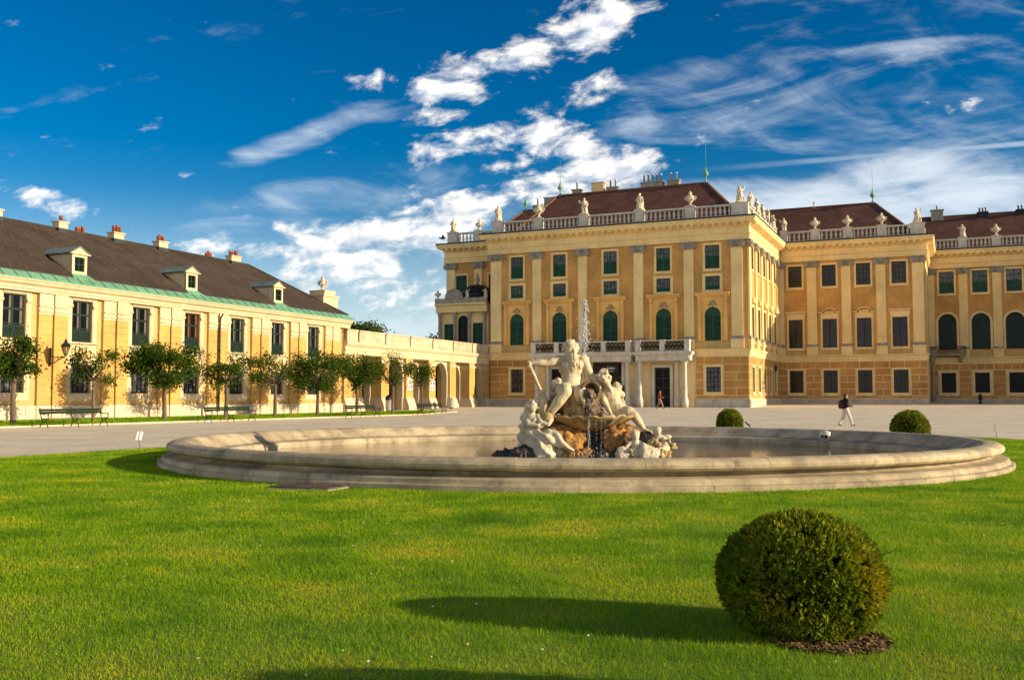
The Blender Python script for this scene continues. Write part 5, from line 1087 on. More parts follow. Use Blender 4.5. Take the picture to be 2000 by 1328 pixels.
wv = [('e', V((.95 + .2 * k, -1.0 + .06 * (k % 2), .0 + .05 * (k % 3))), (.16, .14, .12)) for k in range(5)] + [('c', [(.9 + .25 * k, -1.12, .0), (.96 + .25 * k, -1.16, .16), (1.06 + .25 * k, -1.14, .2)], [.07, .05, .03]) for k in range(4)] + [('c', [(1.9, -.85, .1), (2.0, -.9, .3), (1.92, -.92, .46)], [.1, .07, .035]), ('c', [(1.4, -.95, .2), (1.5, -1.0, .42), (1.62, -.98, .38)], [.09, .06, .03])]
tag(obj('carved_waves', sdf_mesh('carved_waves', wv, .022, SHELL, 1, rockdisp(1.8)), None, (SX, SY, 0)), 'carved stone waves and shells under the dolphins at the right foot', 'carving')
# water: the jet and the falls
WJ = mat('white_water', (.86, .88, .88), .25, .02, 3, 0, spec=.6); bsdf(WJ).inputs['Transmission Weight'].default_value = .6
def drops(name, pts, rr, label):
    mb = MB()
    for (x, y, z), r in zip(pts, rr): mb.ball((x, y, z), r, (.62, .62, 2.2), 6, 4)
    return tag(obj(name, mb.mesh(name, WJ, True), None, (SX, SY, 0)), label, 'water', kind='stuff')
pts = []; rr = []
for k in range(1100):
    t = NR.uniform(0, 1) ** .8; z = 1.95 + t * 2.05; wd = .008 + .055 * math.sin(math.pi * min(1, t * 1.05)) ** 1.2 * (1.25 if t > .45 else .8)
    if t < .4: wd *= .45
    pts.append((-.10 + NR.normal() * wd, .1 + NR.normal() * wd, z)); rr.append(NR.uniform(.004, .011) * (1.2 if t > .5 else 1))
for k in range(170):
    z = NR.uniform(2.5, 3.7); pts.append((-.13 + NR.normal() * .16, .1 + NR.normal() * .16, z)); rr.append(NR.uniform(.004, .011))
for k in range(60): z = NR.uniform(3.8, 4.06); pts.append((-.08 + NR.normal() * .035, .1 + NR.normal() * .035, z)); rr.append(NR.uniform(.012, .022))
drops('water_jet', pts, rr, 'white water jet shooting up behind the bearded figure')
pts = []; rr = []
for k in range(300):
    x = NR.choice([-.1, -.07, .22, .32, .1], p=[.38, .3, .12, .1, .1]) + NR.normal() * .012; pts.append((x, -1.0 + NR.normal() * .02, NR.uniform(.06, .98))); rr.append(NR.uniform(.003, .009))
for k in range(160): pts.append((-.02 + NR.normal() * .06, -.62 + NR.normal() * .06, NR.uniform(1.02, 1.5))); rr.append(NR.uniform(.004, .010))
for k in range(90): pts.append((NR.normal() * .3, -1.05 + NR.normal() * .2, NR.uniform(.06, .16))); rr.append(NR.uniform(.006, .016))
drops('falling_water', pts, rr, 'thin threads of water falling from the shell into the basin')
# spout on the far rim
a = .534; px, py = FC[0] + 9.45 * math.cos(a), FC[1] + 9.45 * math.sin(a)
sp = thing('water_spout', 'white pipe end sticking out over the inner rim at the right', 'pipe', (px, py, .36)); d = V((-.62, -.78, 0))
MB().tube([d * -.15, d * .1, d * .32 + V((0, 0, .01))], [.12, .13, .135], 14).build('pipe', WST, sp, smooth=True)
MB().tube([d * .3 + V((0, 0, .01)), d * .36 + V((0, 0, .01))], [.165, .165], 14).build('flange', WST, sp, smooth=True); MB().tube([d * .34, d * .364 + V((0, 0, .01))], [.115, .115], 14).build('opening', DBR, sp)
MB().tube([d * .4 + V((0, 0, -.02)), d * .44 + V((0, 0, -.36))], [.02, .012], 6).build('drip', WJ, sp)
# ------------------------------------------------------------------ plants
def leafmat(name, c1, c2, c3, trans=.35, scale=3.0):
    m = bpy.data.materials.new(name); m.use_nodes = True; nt = m.node_tree; N = nt.nodes; L = nt.links; b = bsdf(m); b.inputs['Roughness'].default_value = .6; b.inputs['Specular IOR Level'].default_value = .1
    at = N.new('ShaderNodeAttribute'); at.attribute_name = 'rnd'; r = N.new('ShaderNodeValToRGB'); r.color_ramp.elements[0].color = c1 + (1,); r.color_ramp.elements[1].color = c3 + (1,); e = r.color_ramp.elements.new(.5); e.color = c2 + (1,)
    g = N.new('ShaderNodeNewGeometry'); t = N.new('ShaderNodeTexNoise'); t.inputs['Scale'].default_value = scale; t.inputs['Detail'].default_value = 4; L.new(g.outputs['Position'], t.inputs['Vector'])
    ad = N.new('ShaderNodeMath'); ad.operation = 'MULTIPLY_ADD'; L.new(at.outputs['Fac'], ad.inputs[0]); ad.inputs[1].default_value = .55
    mr = N.new('ShaderNodeMapRange'); mr.inputs['From Min'].default_value = .3; mr.inputs['From Max'].default_value = .7; mr.inputs['To Min'].default_value = 0; mr.inputs['To Max'].default_value = .45; L.new(t.outputs['Fac'], mr.inputs['Value']); L.new(mr.outputs[0], ad.inputs[2])
    L.new(ad.outputs[0], r.inputs['Fac']); L.new(r.outputs['Color'], b.inputs['Base Color'])
    tr = N.new('ShaderNodeBsdfTranslucent'); L.new(r.outputs['Color'], tr.inputs['Color']); mx = N.new('ShaderNodeMixShader'); mx.inputs[0].default_value = trans
    L.new(b.outputs[0], mx.inputs[1]); L.new(tr.outputs[0], mx.inputs[2]); L.new(mx.outputs[0], N['Material Output'].inputs['Surface'])
    return m
GRASS = leafmat('grass_blades', (.055, .17, .002), (.22, .40, .003), (.66, .56, .018), .42, .7)
LEAF = leafmat('tree_leaves', (.020, .050, .005), (.055, .10, .008), (.15, .17, .015), .35, 1.2)
YEW = leafmat('yew_sprigs', (.026, .070, .005), (.16, .215, .010), (.54, .38, .02), .3, 2.2)
BARK = mat('bark', (.16, .115, .075), .9, .25, 3, .8, 14, stretch=(1, 1, .25))
def fast_mesh(name, verts, nper, m, rnd):
    n = len(verts) // nper; me = bpy.data.meshes.new(name); me.vertices.add(len(verts)); me.vertices.foreach_set('co', np.asarray(verts, np.float32).ravel())
    me.loops.add(n * nper); me.loops.foreach_set('vertex_index', np.arange(n * nper, dtype=np.int32)); me.polygons.add(n)
    me.polygons.foreach_set('loop_start', np.arange(0, n * nper, nper, dtype=np.int32))
    try: me.polygons.foreach_set('loop_total', np.full(n, nper, np.int32))
    except Exception: pass
    at = me.attributes.new('rnd', 'FLOAT', 'POINT'); at.data.foreach_set('value', np.repeat(np.asarray(rnd, np.float32), nper))
    me.materials.append(m); me.update(calc_edges=True); return me
def blades(X, Y, Z, h, w, lean=.45):
    n = len(X); a = NR.uniform(0, 6.283, n); la = NR.uniform(0, 6.283, n); ll = h * NR.uniform(.1, 1, n) * lean
    P = np.zeros((n, 3, 3)); dx, dy = np.cos(a) * w / 2, np.sin(a) * w / 2
    P[:, 0] = np.c_[X - dx, Y - dy, Z]; P[:, 1] = np.c_[X + dx, Y + dy, Z]; P[:, 2] = np.c_[X + np.cos(la) * ll, Y + np.sin(la) * ll, Z + h]
    return P.reshape(-1, 3)
def lawn_points():
    xs = []; ys = []; tot = 0
    y = 2.6
    while y < 44:
        dy = .25; dens = 5200 * min(1, (7.5 / y)) ** 1.55; wx = .56 * y + 1.2
        n = int(dens * dy * 2 * wx); X = NR.uniform(-wx, wx, n); Yy = NR.uniform(y, y + dy, n); xs.append(X); ys.append(Yy)
        n2 = int(dens * .5 * dy * 6.4); X2 = NR.uniform(wx, wx + 3.2, n2) * NR.choice([-1, 1], n2); xs.append(X2); ys.append(NR.uniform(y, y + dy, n2)); y += dy
    X = np.concatenate(xs); Y = np.concatenate(ys)
    U = CA * X - SA * Y; Vv = SA * X + CA * Y
    ok = (U > -22 + .05 * NR.normal(size=len(U))) & (U < 3.6 + .05 * NR.normal(size=len(U))) & (Vv < 39.2 + np.clip((3.6 - U) * .8, 0, 6.8))
    r = np.hypot(X - FC[0], Y - FC[1]); ok &= r > 10.25
    ok &= ~((r > 8) & (r < 21) & (X > -100) & (Y > 36.5 + 0 * X) & (np.abs(X - FC[0]) < 9))
    ok &= np.hypot((X - 1.95) / .37, (Y - 6.22) / .36) > .62 + .5 * NR.uniform(size=len(X))
    lx = (X + 3.35) * .93 + (Y - 16.75) * .37; ly = -(X + 3.35) * .37 + (Y - 16.75) * .93; ok &= ~((np.abs(lx) < .60) & (np.abs(ly) < .45))
    return X[ok], Y[ok]
X, Y = lawn_points(); n = len(X); sc1 = np.clip(Y / 7.0, .8, 4.2) ** .62
patch = np.array([noise.noise(V((a * .9, b * .9, 3.3))) + .8 * noise.noise(V((a * 3.1, b * 3.1, 1.3))) for a, b in zip(X, Y)]); patch = np.clip(patch, -1, 1)
h = NR.uniform(.018, .042, n) * sc1 ** .45; wd = NR.uniform(.003, .0055, n) * sc1 ** 1.15
rnd = np.clip(NR.beta(1.5, 3.0, n) * 1.2 + .5 * patch, 0, 1); h = h * (1 - .35 * patch)
go_ = obj('grass', fast_mesh('grass', blades(X, Y, np.full(n, .01), h, wd, .8), 3, GRASS, rnd)); tag(go_, 'short mown green grass covering the lawn', 'grass', kind='stuff')
print('BLADES', n)
n = 26000; uu = NR.uniform(-43.8, -40.32, n); vv = NR.uniform(28, 79, n); X = CA * uu + SA * vv; Y = -SA * uu + CA * vv
Z = np.array([gz(a, b) + .03 for a, b in zip(uu, vv)])
tag(obj('strip_grass', fast_mesh('strip_grass', blades(X, Y, Z, NR.uniform(.04, .1, n), NR.uniform(.03, .06, n)), 3, GRASS, NR.beta(1.6, 3.2, n))), 'short grass growing under the row of clipped trees', 'grass', kind='stuff')
# white daisies and dry leaves in the lawn
mb = MB()
for k in range(60):
    y = NR.uniform(5.2, 15); x = NR.uniform(-.55, .55) * y
    if math.hypot(x - FC[0], y - FC[1]) < 10.6 or math.hypot(x - 2.0, y - 6.5) < .8: continue
    r = .008 * NR.uniform(.7, 1.3); c = (x, y, NR.uniform(.035, .05)); mb.add([(c[0] + r * math.cos(6.28 * q / 7), c[1] + r * math.sin(6.28 * q / 7), c[2] + r * .35 * math.sin(6.28 * q / 7)) for q in range(7)] + [(c[0], c[1], c[2] - .008)], [(0, 1, 2, 3, 4, 5, 6)] + [(q, 7, (q + 1) % 7) for q in range(7)])
tag(mb.build('daisies', mat('daisy_petals', (.75, .70, .55), .8, .1)), 'tiny pale daisies scattered in the near lawn', 'flowers', kind='stuff')
# bark mulch around the near bush
mb = MB()
for k in range(2600):
    a = NR.uniform(0, 6.283); r = .37 * math.sqrt(NR.uniform(0, 1)); x, y = 1.95 + r * math.cos(a), 6.22 + r * math.sin(a) * .9; q = NR.uniform(0, 6.28); l, w_ = NR.uniform(.012, .03), NR.uniform(.004, .010); z = NR.uniform(.016, .034)
    dx, dy = math.cos(q), math.sin(q); tz_ = NR.uniform(-.01, .01); mb.add([(x - dx * l - dy * w_, y - dy * l + dx * w_, z - tz_), (x + dx * l - dy * w_, y + dy * l + dx * w_, z + tz_), (x + dx * l + dy * w_, y + dy * l - dx * w_, z + tz_ + .004), (x - dx * l + dy * w_, y - dy * l - dx * w_, z - tz_ + .004)], [(0, 1, 2, 3)])
me = mb.mesh('mulch', mat('bark_mulch', (.26, .15, .062), .95, .5, 30, .3, 60, col2=(.085, .05, .022)), False, False); tag(obj('mulch', me), 'brown bark mulch ring under the near clipped bush', 'mulch', kind='stuff')
mb = MB(); pts = [(1.95 + .37 * math.cos(6.283 * k / 28) * (1 + .06 * math.sin(5 * k)), 6.22 + .36 * math.sin(6.283 * k / 28) * (1 + .05 * math.cos(3 * k)), .018) for k in range(28)]; mb.add(pts, [tuple(range(28))])
tag(mb.build('soil_patch', mat('dark_soil', (.06, .042, .026), 1, .3, 12, .6, 40)), 'bare dark soil patch under the near bush', 'soil', kind='structure')
def bush(x, y, z0, rx, ht, n, size, label, seed):
    """clipped yew ball: dark woody core > sprigs standing off a slightly uneven surface"""
    rs = np.random.RandomState(seed); t = thing('clipped_bush', label, 'bush', (x, y, z0), group='clipped yew balls on the lawn')
    rz = ht * .56; cz = ht - rz
    def surf(D):
        k = np.array([noise.noise(V((d[0] * 2.3, d[1] * 2.3, d[2] * 2.3 + seed))) * .06 + noise.noise(V((d[0] * 7, d[1] * 7, d[2] * 7 + seed))) * .03 for d in D]); return k
    D = rs.normal(size=(n, 3)); D /= np.linalg.norm(D, axis=1)[:, None]; D = D[D[:, 2] > -.80]; hole = np.array([noise.noise(V((d[0] * 4, d[1] * 4, d[2] * 4 + 9 + seed))) for d in D]); D = D[(hole < .30) | (rs.uniform(size=len(D)) < .35)]; n = len(D); k = 1 + surf(D); dep = 1 - rs.beta(1, 2.4, n) * .17
    S = np.c_[D[:, 0] * rx, D[:, 1] * rx, D[:, 2] * rz] * (k * dep)[:, None]; S[:, 2] += cz
    nrm = np.c_[D[:, 0] / rx, D[:, 1] / rx, D[:, 2] / rz]; nrm /= np.linalg.norm(nrm, axis=1)[:, None]
    T = nrm + rs.normal(size=(n, 3)) * .5; T[:, 2] += .25; T /= np.linalg.norm(T, axis=1)[:, None]; sd = np.cross(T, rs.normal(size=(n, 3))); sd /= np.linalg.norm(sd, axis=1)[:, None]
    l = (size * rs.uniform(.5, 1.2, n))[:, None]; w_ = l * .24
    P = np.zeros((n, 4, 3)); P[:, 0] = S - T * l * .5; P[:, 1] = S + sd * w_; P[:, 2] = S + T * l * .7; P[:, 3] = S - sd * w_
    P[:, :, 2] = np.maximum(P[:, :, 2], .02)
    patch = np.array([noise.noise(V((s[0] * 3.2, s[1] * 3.2, s[2] * 3.2 + seed * 3))) for s in S])
    top = np.clip(D[:, 2] * .35 + D[:, 0] * .12, -.3, .4)  # upper and sunward sprigs yellower: new growth plus sunlight put into the colour
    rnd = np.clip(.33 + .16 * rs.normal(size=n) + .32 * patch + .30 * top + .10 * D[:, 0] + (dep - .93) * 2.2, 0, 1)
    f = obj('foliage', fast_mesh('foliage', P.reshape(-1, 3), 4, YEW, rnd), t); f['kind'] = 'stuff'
    mb = MB().ball((0, 0, cz), 1, (rx * .86, rx * .86, rz * .86), 24, 16); mb.v = [(a, b, max(c, .02)) for a, b, c in mb.v]; obj('core', mb.mesh('core', mat('yew_core', (.010, .013, .004), 1, .3, 8, .8, 20), True), t)
    st = MB()
    for q in range(5): a = 6.28 * q / 5 + .4; st.tube([(.02 * math.cos(a), .02 * math.sin(a), -.02), (.1 * math.cos(a), .1 * math.sin(a), cz * .6)], [.022, .015], 6)
    for q in range(7): a = rs.uniform(0, 6.28); e = rs.uniform(-.1, .9); c0 = V((math.cos(a) * rx * math.cos(e), math.sin(a) * rx * math.cos(e), cz + rz * math.sin(e))); st.tube([c0 * .9, c0 * 1.02, c0 * 1.02 + V((math.cos(a), math.sin(a), .5)) * rs.uniform(.03, .09)], [.004, .003, .002], 4)
    obj('stem', st.mesh('stem', BARK), t)
    return t
bush(1.87, 6.5, .0, .525, .765, 34000, .046, 'large clipped yew ball in the foreground of the lawn', 1)
bush(3.3, 3.95, .0, .56, 1.38, 9000, .05, 'clipped yew ball just outside the picture whose shadow crosses the near lawn', 2)
bush(9.15, 42.0, .0, .56, 1.08, 6000, .07, 'bright green clipped yew ball behind the rim, right of the fountain figures', 3)
bush(13.15, 33.0, .0, .63, 1.12, 7500, .07, 'dark clipped yew ball behind the rim at the right side', 4)
bush(1.05, 43.2, .0, .56, 1.08, 5000, .07, 'clipped yew ball mostly hidden behind the seated draped woman', 5)
def tree(u, v, rx, rzz, zc, nl, lab, seed, th=None, lean=0.0, gaps=0.0, ls=.15, tr=.11, m=LEAF, name='clipped_tree', grp='row of clipped trees along the side wing', ncl=34):
    rs = np.random.RandomState(seed); x, y = UV(u, v); z0 = gz(u, v); t = thing(name, lab, 'tree', (x, y, z0), -ANG, grp)
    zc -= z0; th = th or zc - rzz * .75
    cl = []
    while len(cl) < ncl:
        p = rs.uniform(-1, 1, 3); q = np.linalg.norm(p)
        if q > 1 or q < .3: continue
        cl.append((p[0] * rx, p[1] * rx + lean, p[2] * rzz + zc))
    tk = MB(); fk = V((0, lean * .3, th)); tk.tube([(0, 0, -.1), (.0, 0, .1), (rs.uniform(-.04, .04), rs.uniform(-.04, .04), th * .55), fk], [tr * 1.35, tr, tr * .85, tr * .8], 10)
    obj('trunk', tk.mesh('trunk', BARK, True), t)
    bm_ = MB()
    for c in cl:
        c = V(c); mid = fk.lerp(c, .5) + V((rs.uniform(-.15, .15), rs.uniform(-.15, .15), -.08 * rx)); bm_.tube([fk - V((0, 0, .1)), mid, c], [tr * .45, tr * .26, tr * .1], 5)
    obj('branches', bm_.mesh('branches', BARK, True), t)
    L_ = []; per = nl // ncl
    for c in cl:
        k = int(per * rs.uniform(.5, 1.5) * (1 if rs.uniform() > gaps else .25)); p = np.array(c) + rs.normal(size=(k, 3)) * np.array([rx * .17, rx * .17, rzz * .18]); L_.append(p)
    S = np.concatenate(L_); n = len(S); T = rs.normal(size=(n, 3)); T[:, 2] -= .3; T /= np.linalg.norm(T, axis=1)[:, None]; sd = np.cross(T, rs.normal(size=(n, 3))); sd /= np.linalg.norm(sd, axis=1)[:, None]
    l = (ls * rs.uniform(.6, 1.25, n))[:, None]; P = np.zeros((n, 4, 3)); P[:, 0] = S - T * l * .5; P[:, 1] = S + sd * l * .34; P[:, 2] = S + T * l * .5; P[:, 3] = S - sd * l * .34
    o = obj('crown', fast_mesh('crown', P.reshape(-1, 3), 4, m, np.clip(rs.beta(1.5, 2.5, n), 0, 1)), t); o['kind'] = 'stuff'
    return t
TV = [34.6, 39.55, 44.8, 50.1, 55.1, 60.0, 65.2, 70.55, 75.4]
# crown half-width, half-height, centre height
TS = [(1.15, 1.15, 3.25, 3000, .15, 'leftmost clipped tree, at the picture edge left of the long bench'), (1.25, 1.05, 3.1, 2300, .45, 'thin crowned clipped tree behind the long bench'), (1.95, 1.15, 3.3, 6200, .0, 'broad dense clipped tree, widest crown of the row'), (1.65, 1.1, 3.15, 3600, .25, 'spreading clipped tree behind the second bench'), (1.75, 1.15, 3.2, 2900, .45, 'gappy clipped tree, fifth in the row from the left'), (2.1, 1.35, 3.3, 6000, .05, 'wide clipped tree hiding the corner of the side wing'), (1.6, 1.25, 3.3, 4200, .1, 'dark clipped tree behind the third bench'), (1.6, 1.4, 3.45, 2800, .4, 'open forked clipped tree in front of the arcade, second from the right'), (1.3, 1.35, 3.45, 2600, .25, 'small clipped tree at the right end of the row')]
for i, (rx, rz, zc, nl, gp, lb) in enumerate(TS): tree(-41.8, TV[i], rx * (1.14 if i in (3, 4, 5) else 1.0), rz * 1.02, zc + .24, int(nl * (1.75 if gp < .2 else 1.15)), lb, 40 + i, gaps=gp, tr=.09 if i in (1, 8) else .135, ncl=30 if gp < .2 else 17)
FL = leafmat('far_tree_leaves', (.03, .06, .012), (.06, .10, .015), (.13, .16, .025), .3, .3)
for u, v, rx, rz, zc, nl, lb, sd in ((-90.0, 140, 4.6, 3.6, 10.4, 9000, 'green tree crown rising behind the arcade parapet beside the side wing', 71), (-76.2, 142, 3.0, 2.2, 9.2, 2600, 'low dark tree top just left of the domed pavilion', 72)):
    tree(u, v, rx, rz, zc, nl, lb, sd, th=5, ls=.5, tr=.3, m=FL, name='tree', grp='trees beyond the arcade', ncl=26)
# ------------------------------------------------------------------ benches, lamps, people and small things
BNG = mat('bench_green_paint', (.012, .026, .015), .6, .2, 4, .1, 30, spec=.08)
SEATG = mat('bench_seat_slats', (.14, .11, .085), .6, .2, 4, .1, 30)
def bench(u, v0, v1, label, g):
    ln = v1 - v0; t = uvthing('park_bench', label, 'bench', u, (v0 + v1) / 2, gz(u, (v0 + v1) / 2), 'park benches facing the courtyard', math.pi / 2)
    for k in range(4): MB().box(-ln / 2, ln / 2, -.42 + .105 * k, -.33 + .105 * k, .43 - .006 * k, .46 - .006 * k).build('seat_slat', SEATG, t)
    for k in range(2): o = MB().box(-ln / 2, ln / 2, -.012, .014, 0, .11).build('back_slat', BNG, t, (0, .09 + .03 * k, .66 + .125 * k)); o.rotation_euler = (R(-12), 0, 0)
    for x in (-ln / 2 + .08, 0, ln / 2 - .08):
        mb = MB().tube([(0, -.42, 0), (0, -.36, .14), (0, -.24, .3), (0, -.38, .42)], .024, 6).tube([(0, .14, 0), (0, .06, .15), (0, -.06, .3), (0, .02, .42), (0, .1, .65), (0, .16, .96)], .024, 6).tube([(0, -.42, .42), (0, .02, .41)], .024, 6).tube([(0, -.24, .3), (0, -.15, .24), (0, -.06, .3)], .02, 6)
        if x: mb.tube([(0, -.40, .43), (0, -.46, .55), (0, -.42, .66), (0, -.33, .67), (0, -.1, .64), (0, .08, .68)], .022, 6).tube([(0, -.42, .66), (0, -.36, .6), (0, -.38, .54)], .018, 6)
        mb.build('leg_frame', BNG, t, (x, 0, 0))
    return t
bench(-39.6, 34.3, 38.1, 'long dark green park bench nearest the camera, under the leftmost trees', 0)
bench(-39.6, 45.7, 49.8, 'second park bench from the left, before the side wing', 0)
bench(-39.6, 60.4, 64.4, 'third park bench, where the arcade begins', 0)
bench(-39.6, 70.9, 75.1, 'farthest park bench, at the right end of the tree row', 0)
# wall lantern
wl = uvthing('wall_lantern', 'black wrought iron lantern on a scroll bracket on the yellow wall', 'lamp', UL + .26, 41.55, 3.85, None, math.pi / 2)
mb = MB().box(-.06, .06, -.03, .0, -.5, .55).tube([(0, 0, -.3), (0, -.35, -.32), (0, -.75, -.1), (0, -1.12, .0), (0, -1.2, .1)], .03, 6).tube([(0, 0, .1), (0, -.4, .0), (0, -1.15, .02)], .024, 6)
for a, b, r in ((-.3, -.15, .12), (-.62, -.08, .09), (-.9, -.0, .06)): mb.tube([(0, a + r * math.cos(t) * (1 - t / 12), b + r * math.sin(t) * (1 - t / 12)) for t in np.linspace(0, 7, 16)], .016, 5)
mb.build('bracket', BLKP, wl)
lm = MB()
for k in range(4):
    a = math.pi / 4 + k * math.pi / 2; b = a + math.pi / 2; lm.tube([(.1 * math.cos(a), -1.2 + .1 * math.sin(a), .15), (.24 * math.cos(a), -1.2 + .24 * math.sin(a), .62)], .016, 5); lm.tube([(.24 * math.cos(a), -1.2 + .24 * math.sin(a), .62), (.24 * math.cos(b), -1.2 + .24 * math.sin(b), .62)], .018, 5); lm.tube([(.1 * math.cos(a), -1.2 + .1 * math.sin(a), .15), (.1 * math.cos(b), -1.2 + .1 * math.sin(b), .15)], .016, 5)
lm.lathe([(.05, .08), (.11, .14), (.02, .16)], 8, (0, -1.2, 0)); lan = lm.build('lantern', BLKP, wl)
MB().lathe([(.3, .62), (.2, .74), (.09, .84), (.1, .9), (.04, .98), (.01, 1.1)], 8, (0, -1.2, 0)).build('lantern_cap', BLKP, lan)
LG = mat('lantern_glass', (.55, .45, .25), .1, .05, 2, 0); bsdf(LG).inputs['Transmission Weight'].default_value = .85
gp = MB()
for k in range(4):
    a = math.pi / 4 + k * math.pi / 2; b = a + math.pi / 2; gp.add([(.095 * math.cos(a), -1.2 + .095 * math.sin(a), .16), (.095 * math.cos(b), -1.2 + .095 * math.sin(b), .16), (.232 * math.cos(b), -1.2 + .232 * math.sin(b), .61), (.232 * math.cos(a), -1.2 + .232 * math.sin(a), .61)], [(0, 1, 2, 3)])
obj('pane', gp.mesh('pane', LG), lan)
# small lantern and notice plates on the lit side front of the front wing
wl2 = uvthing('wall_lantern', 'small black lantern on a bracket on the lit side front of the palace', 'lamp', UR + .1, 110.0, 4.4, None, math.pi / 2)
MB().tube([(0, 0, -.3), (0, -.6, -.35), (0, -1.1, -.1)], .03, 5).tube([(0, 0, 0), (0, -1.1, -.05)], .02, 5).build('bracket', BLKP, wl2)
MB().lathe([(.1, 0), (.22, .42), (.26, .44), (.1, .62), (.02, .8)], 6, (0, -1.1, 0)).build('lantern', BLKP, wl2)
for z, q in ((2.35, 'lower'), (2.95, 'upper')):
    o = uvthing('notice_plate', q + ' small white notice plate beside the lit side windows', 'sign', UR + .12, 108.65, z, None, math.pi / 2); MB().box(-.25, .25, -.03, 0, 0, .5).build('frame', WPL, o); MB().box(-.19, .19, -.036, -.031, .06, .44).build('face', DBR, o)
# waste bins
def bin_(u, v, label, dome):
    t = uvthing('waste_bin', label, 'bin', u, v, gz(u, v), 'waste bins by the arcade')
    MB().lathe([(.26, .1), (.28, .14), (.28, .95), (.3, .97), (.3, 1.0)], 18).build('body', MET, t, smooth=True); MB().lathe([(.2, 0), (.2, .1)], 12).build('foot', BLKP, t)
    if dome: MB().lathe([(.31, 1.0), (.31, 1.1), (.26, 1.3), (.14, 1.42), (.02, 1.46)], 18).build('lid', DBR, t, smooth=True)
    else: MB().lathe([(.31, 1.0), (.31, 1.06), (.02, 1.08)], 18).build('lid', MET, t)
bin_(-45.2, 75.6, 'metal waste bin with dark domed lid at the arcade pier', True); bin_(-45.4, 87.9, 'flat topped metal waste bin right of the last bench', False)
MB_ = None
for i, v in ((3, 83.2), (4, 87.72)):
    o = uvthing('notice_sheet', ('left' if i == 3 else 'right') + ' white notice sheet with red and black marks on an arcade pier', 'sign', UL + .19, v, 2.3, None, math.pi / 2)
    MB().box(-.45, .45, -.012, 0, 0, 1.15).build('sheet', WPL, o); g = MB()
    for a, b in ((-.2, .72), (.2, .72), (-.2, .3), (.2, .3)): g.box(a - .09, a + .09, -.016, -.0125, b - .2, b + .05)
    g.build('marks', BLKP, o); g = MB()
    for a, b in ((-.2, .9), (.2, .9)): g.arcband(.09, .13, -.018, -.0125, 0, 12, 0, 6.283); 
    r_ = MB()
    for a in (-.2, .2):
        q = MB().arcband(.08, .12, -.018, -.0125, .95, 12, 0, 6.283); r_.add([(x + a, y, z) for x, y, z in q.v], q.f)
    r_.build('ring_marks', mat('red_print', (.6, .03, .02), .6, .05), o)
# hydrant
hy = uvthing('hydrant', 'small dark hydrant standing on the gravel before the right wing', 'hydrant', 2.75, 119.0, gz(2.75, 119))
HD = mat('hydrant_paint', (.018, .010, .014), .5, .2); MB().lathe([(.22, 0), (.22, .06), (.14, .1), (.14, .75), (.2, .78), (.2, .86), (.16, .95), (.08, 1.06), (.05, 1.15)], 14).build('body', HD, hy, smooth=True)
for sx in (-1, 1): MB().tube([(sx * .1, 0, .6), (sx * .26, 0, .6)], [.08, .09], 10).build('outlet', HD, hy)
# plant labels and spot plates on stakes
def stake(x, y, plates, label, hh=.42, w=.07, ht=.26, m=WPL, tilt=.2):
    t = thing('plant_label', label, 'label', (x, y, gxy(x, y))); MB().tube([(0, 0, -.05), (-.06, 0, hh)], .008, 5).build('stake', BLKP, t)
    for k in range(plates): o = MB().box(-w / 2, w / 2, -.012, .012, 0, ht).build('plate', m, t, (-.06 + (k - (plates - 1) / 2) * .095, -.01, hh - .06)); o.rotation_euler = (R(-10), tilt, .2)
x, y = UV(-21.6, 27.0); stake(-11.0, 29.6, 2, 'pair of small white label plates on a stake at the left lawn edge', .33, .075, .26)
stake(17.0, 35.0, 1, 'thin grey label plate on a stake at the right lawn edge', .42, .06, .22, GST, .15); stake(9.95, 41.5, 1, 'tilted dark label plate beside the bright green clipped ball', .42, .06, .26, BLKP, -.9)
mp_ = thing('manhole_cover', 'flat brown square cover plate in the lawn before the rim', 'cover', (-3.35, 16.75, .0), -.38)
CVR = mat('rusty_brown_plate', (.13, .085, .065), .7, .25, 4, .3, 30); MB().box(-.57, .57, -.42, .42, 0, .055).build('plate', CVR, mp_); MB().box(-.6, .6, -.45, .45, -.05, .03).build('frame', PST, mp_)
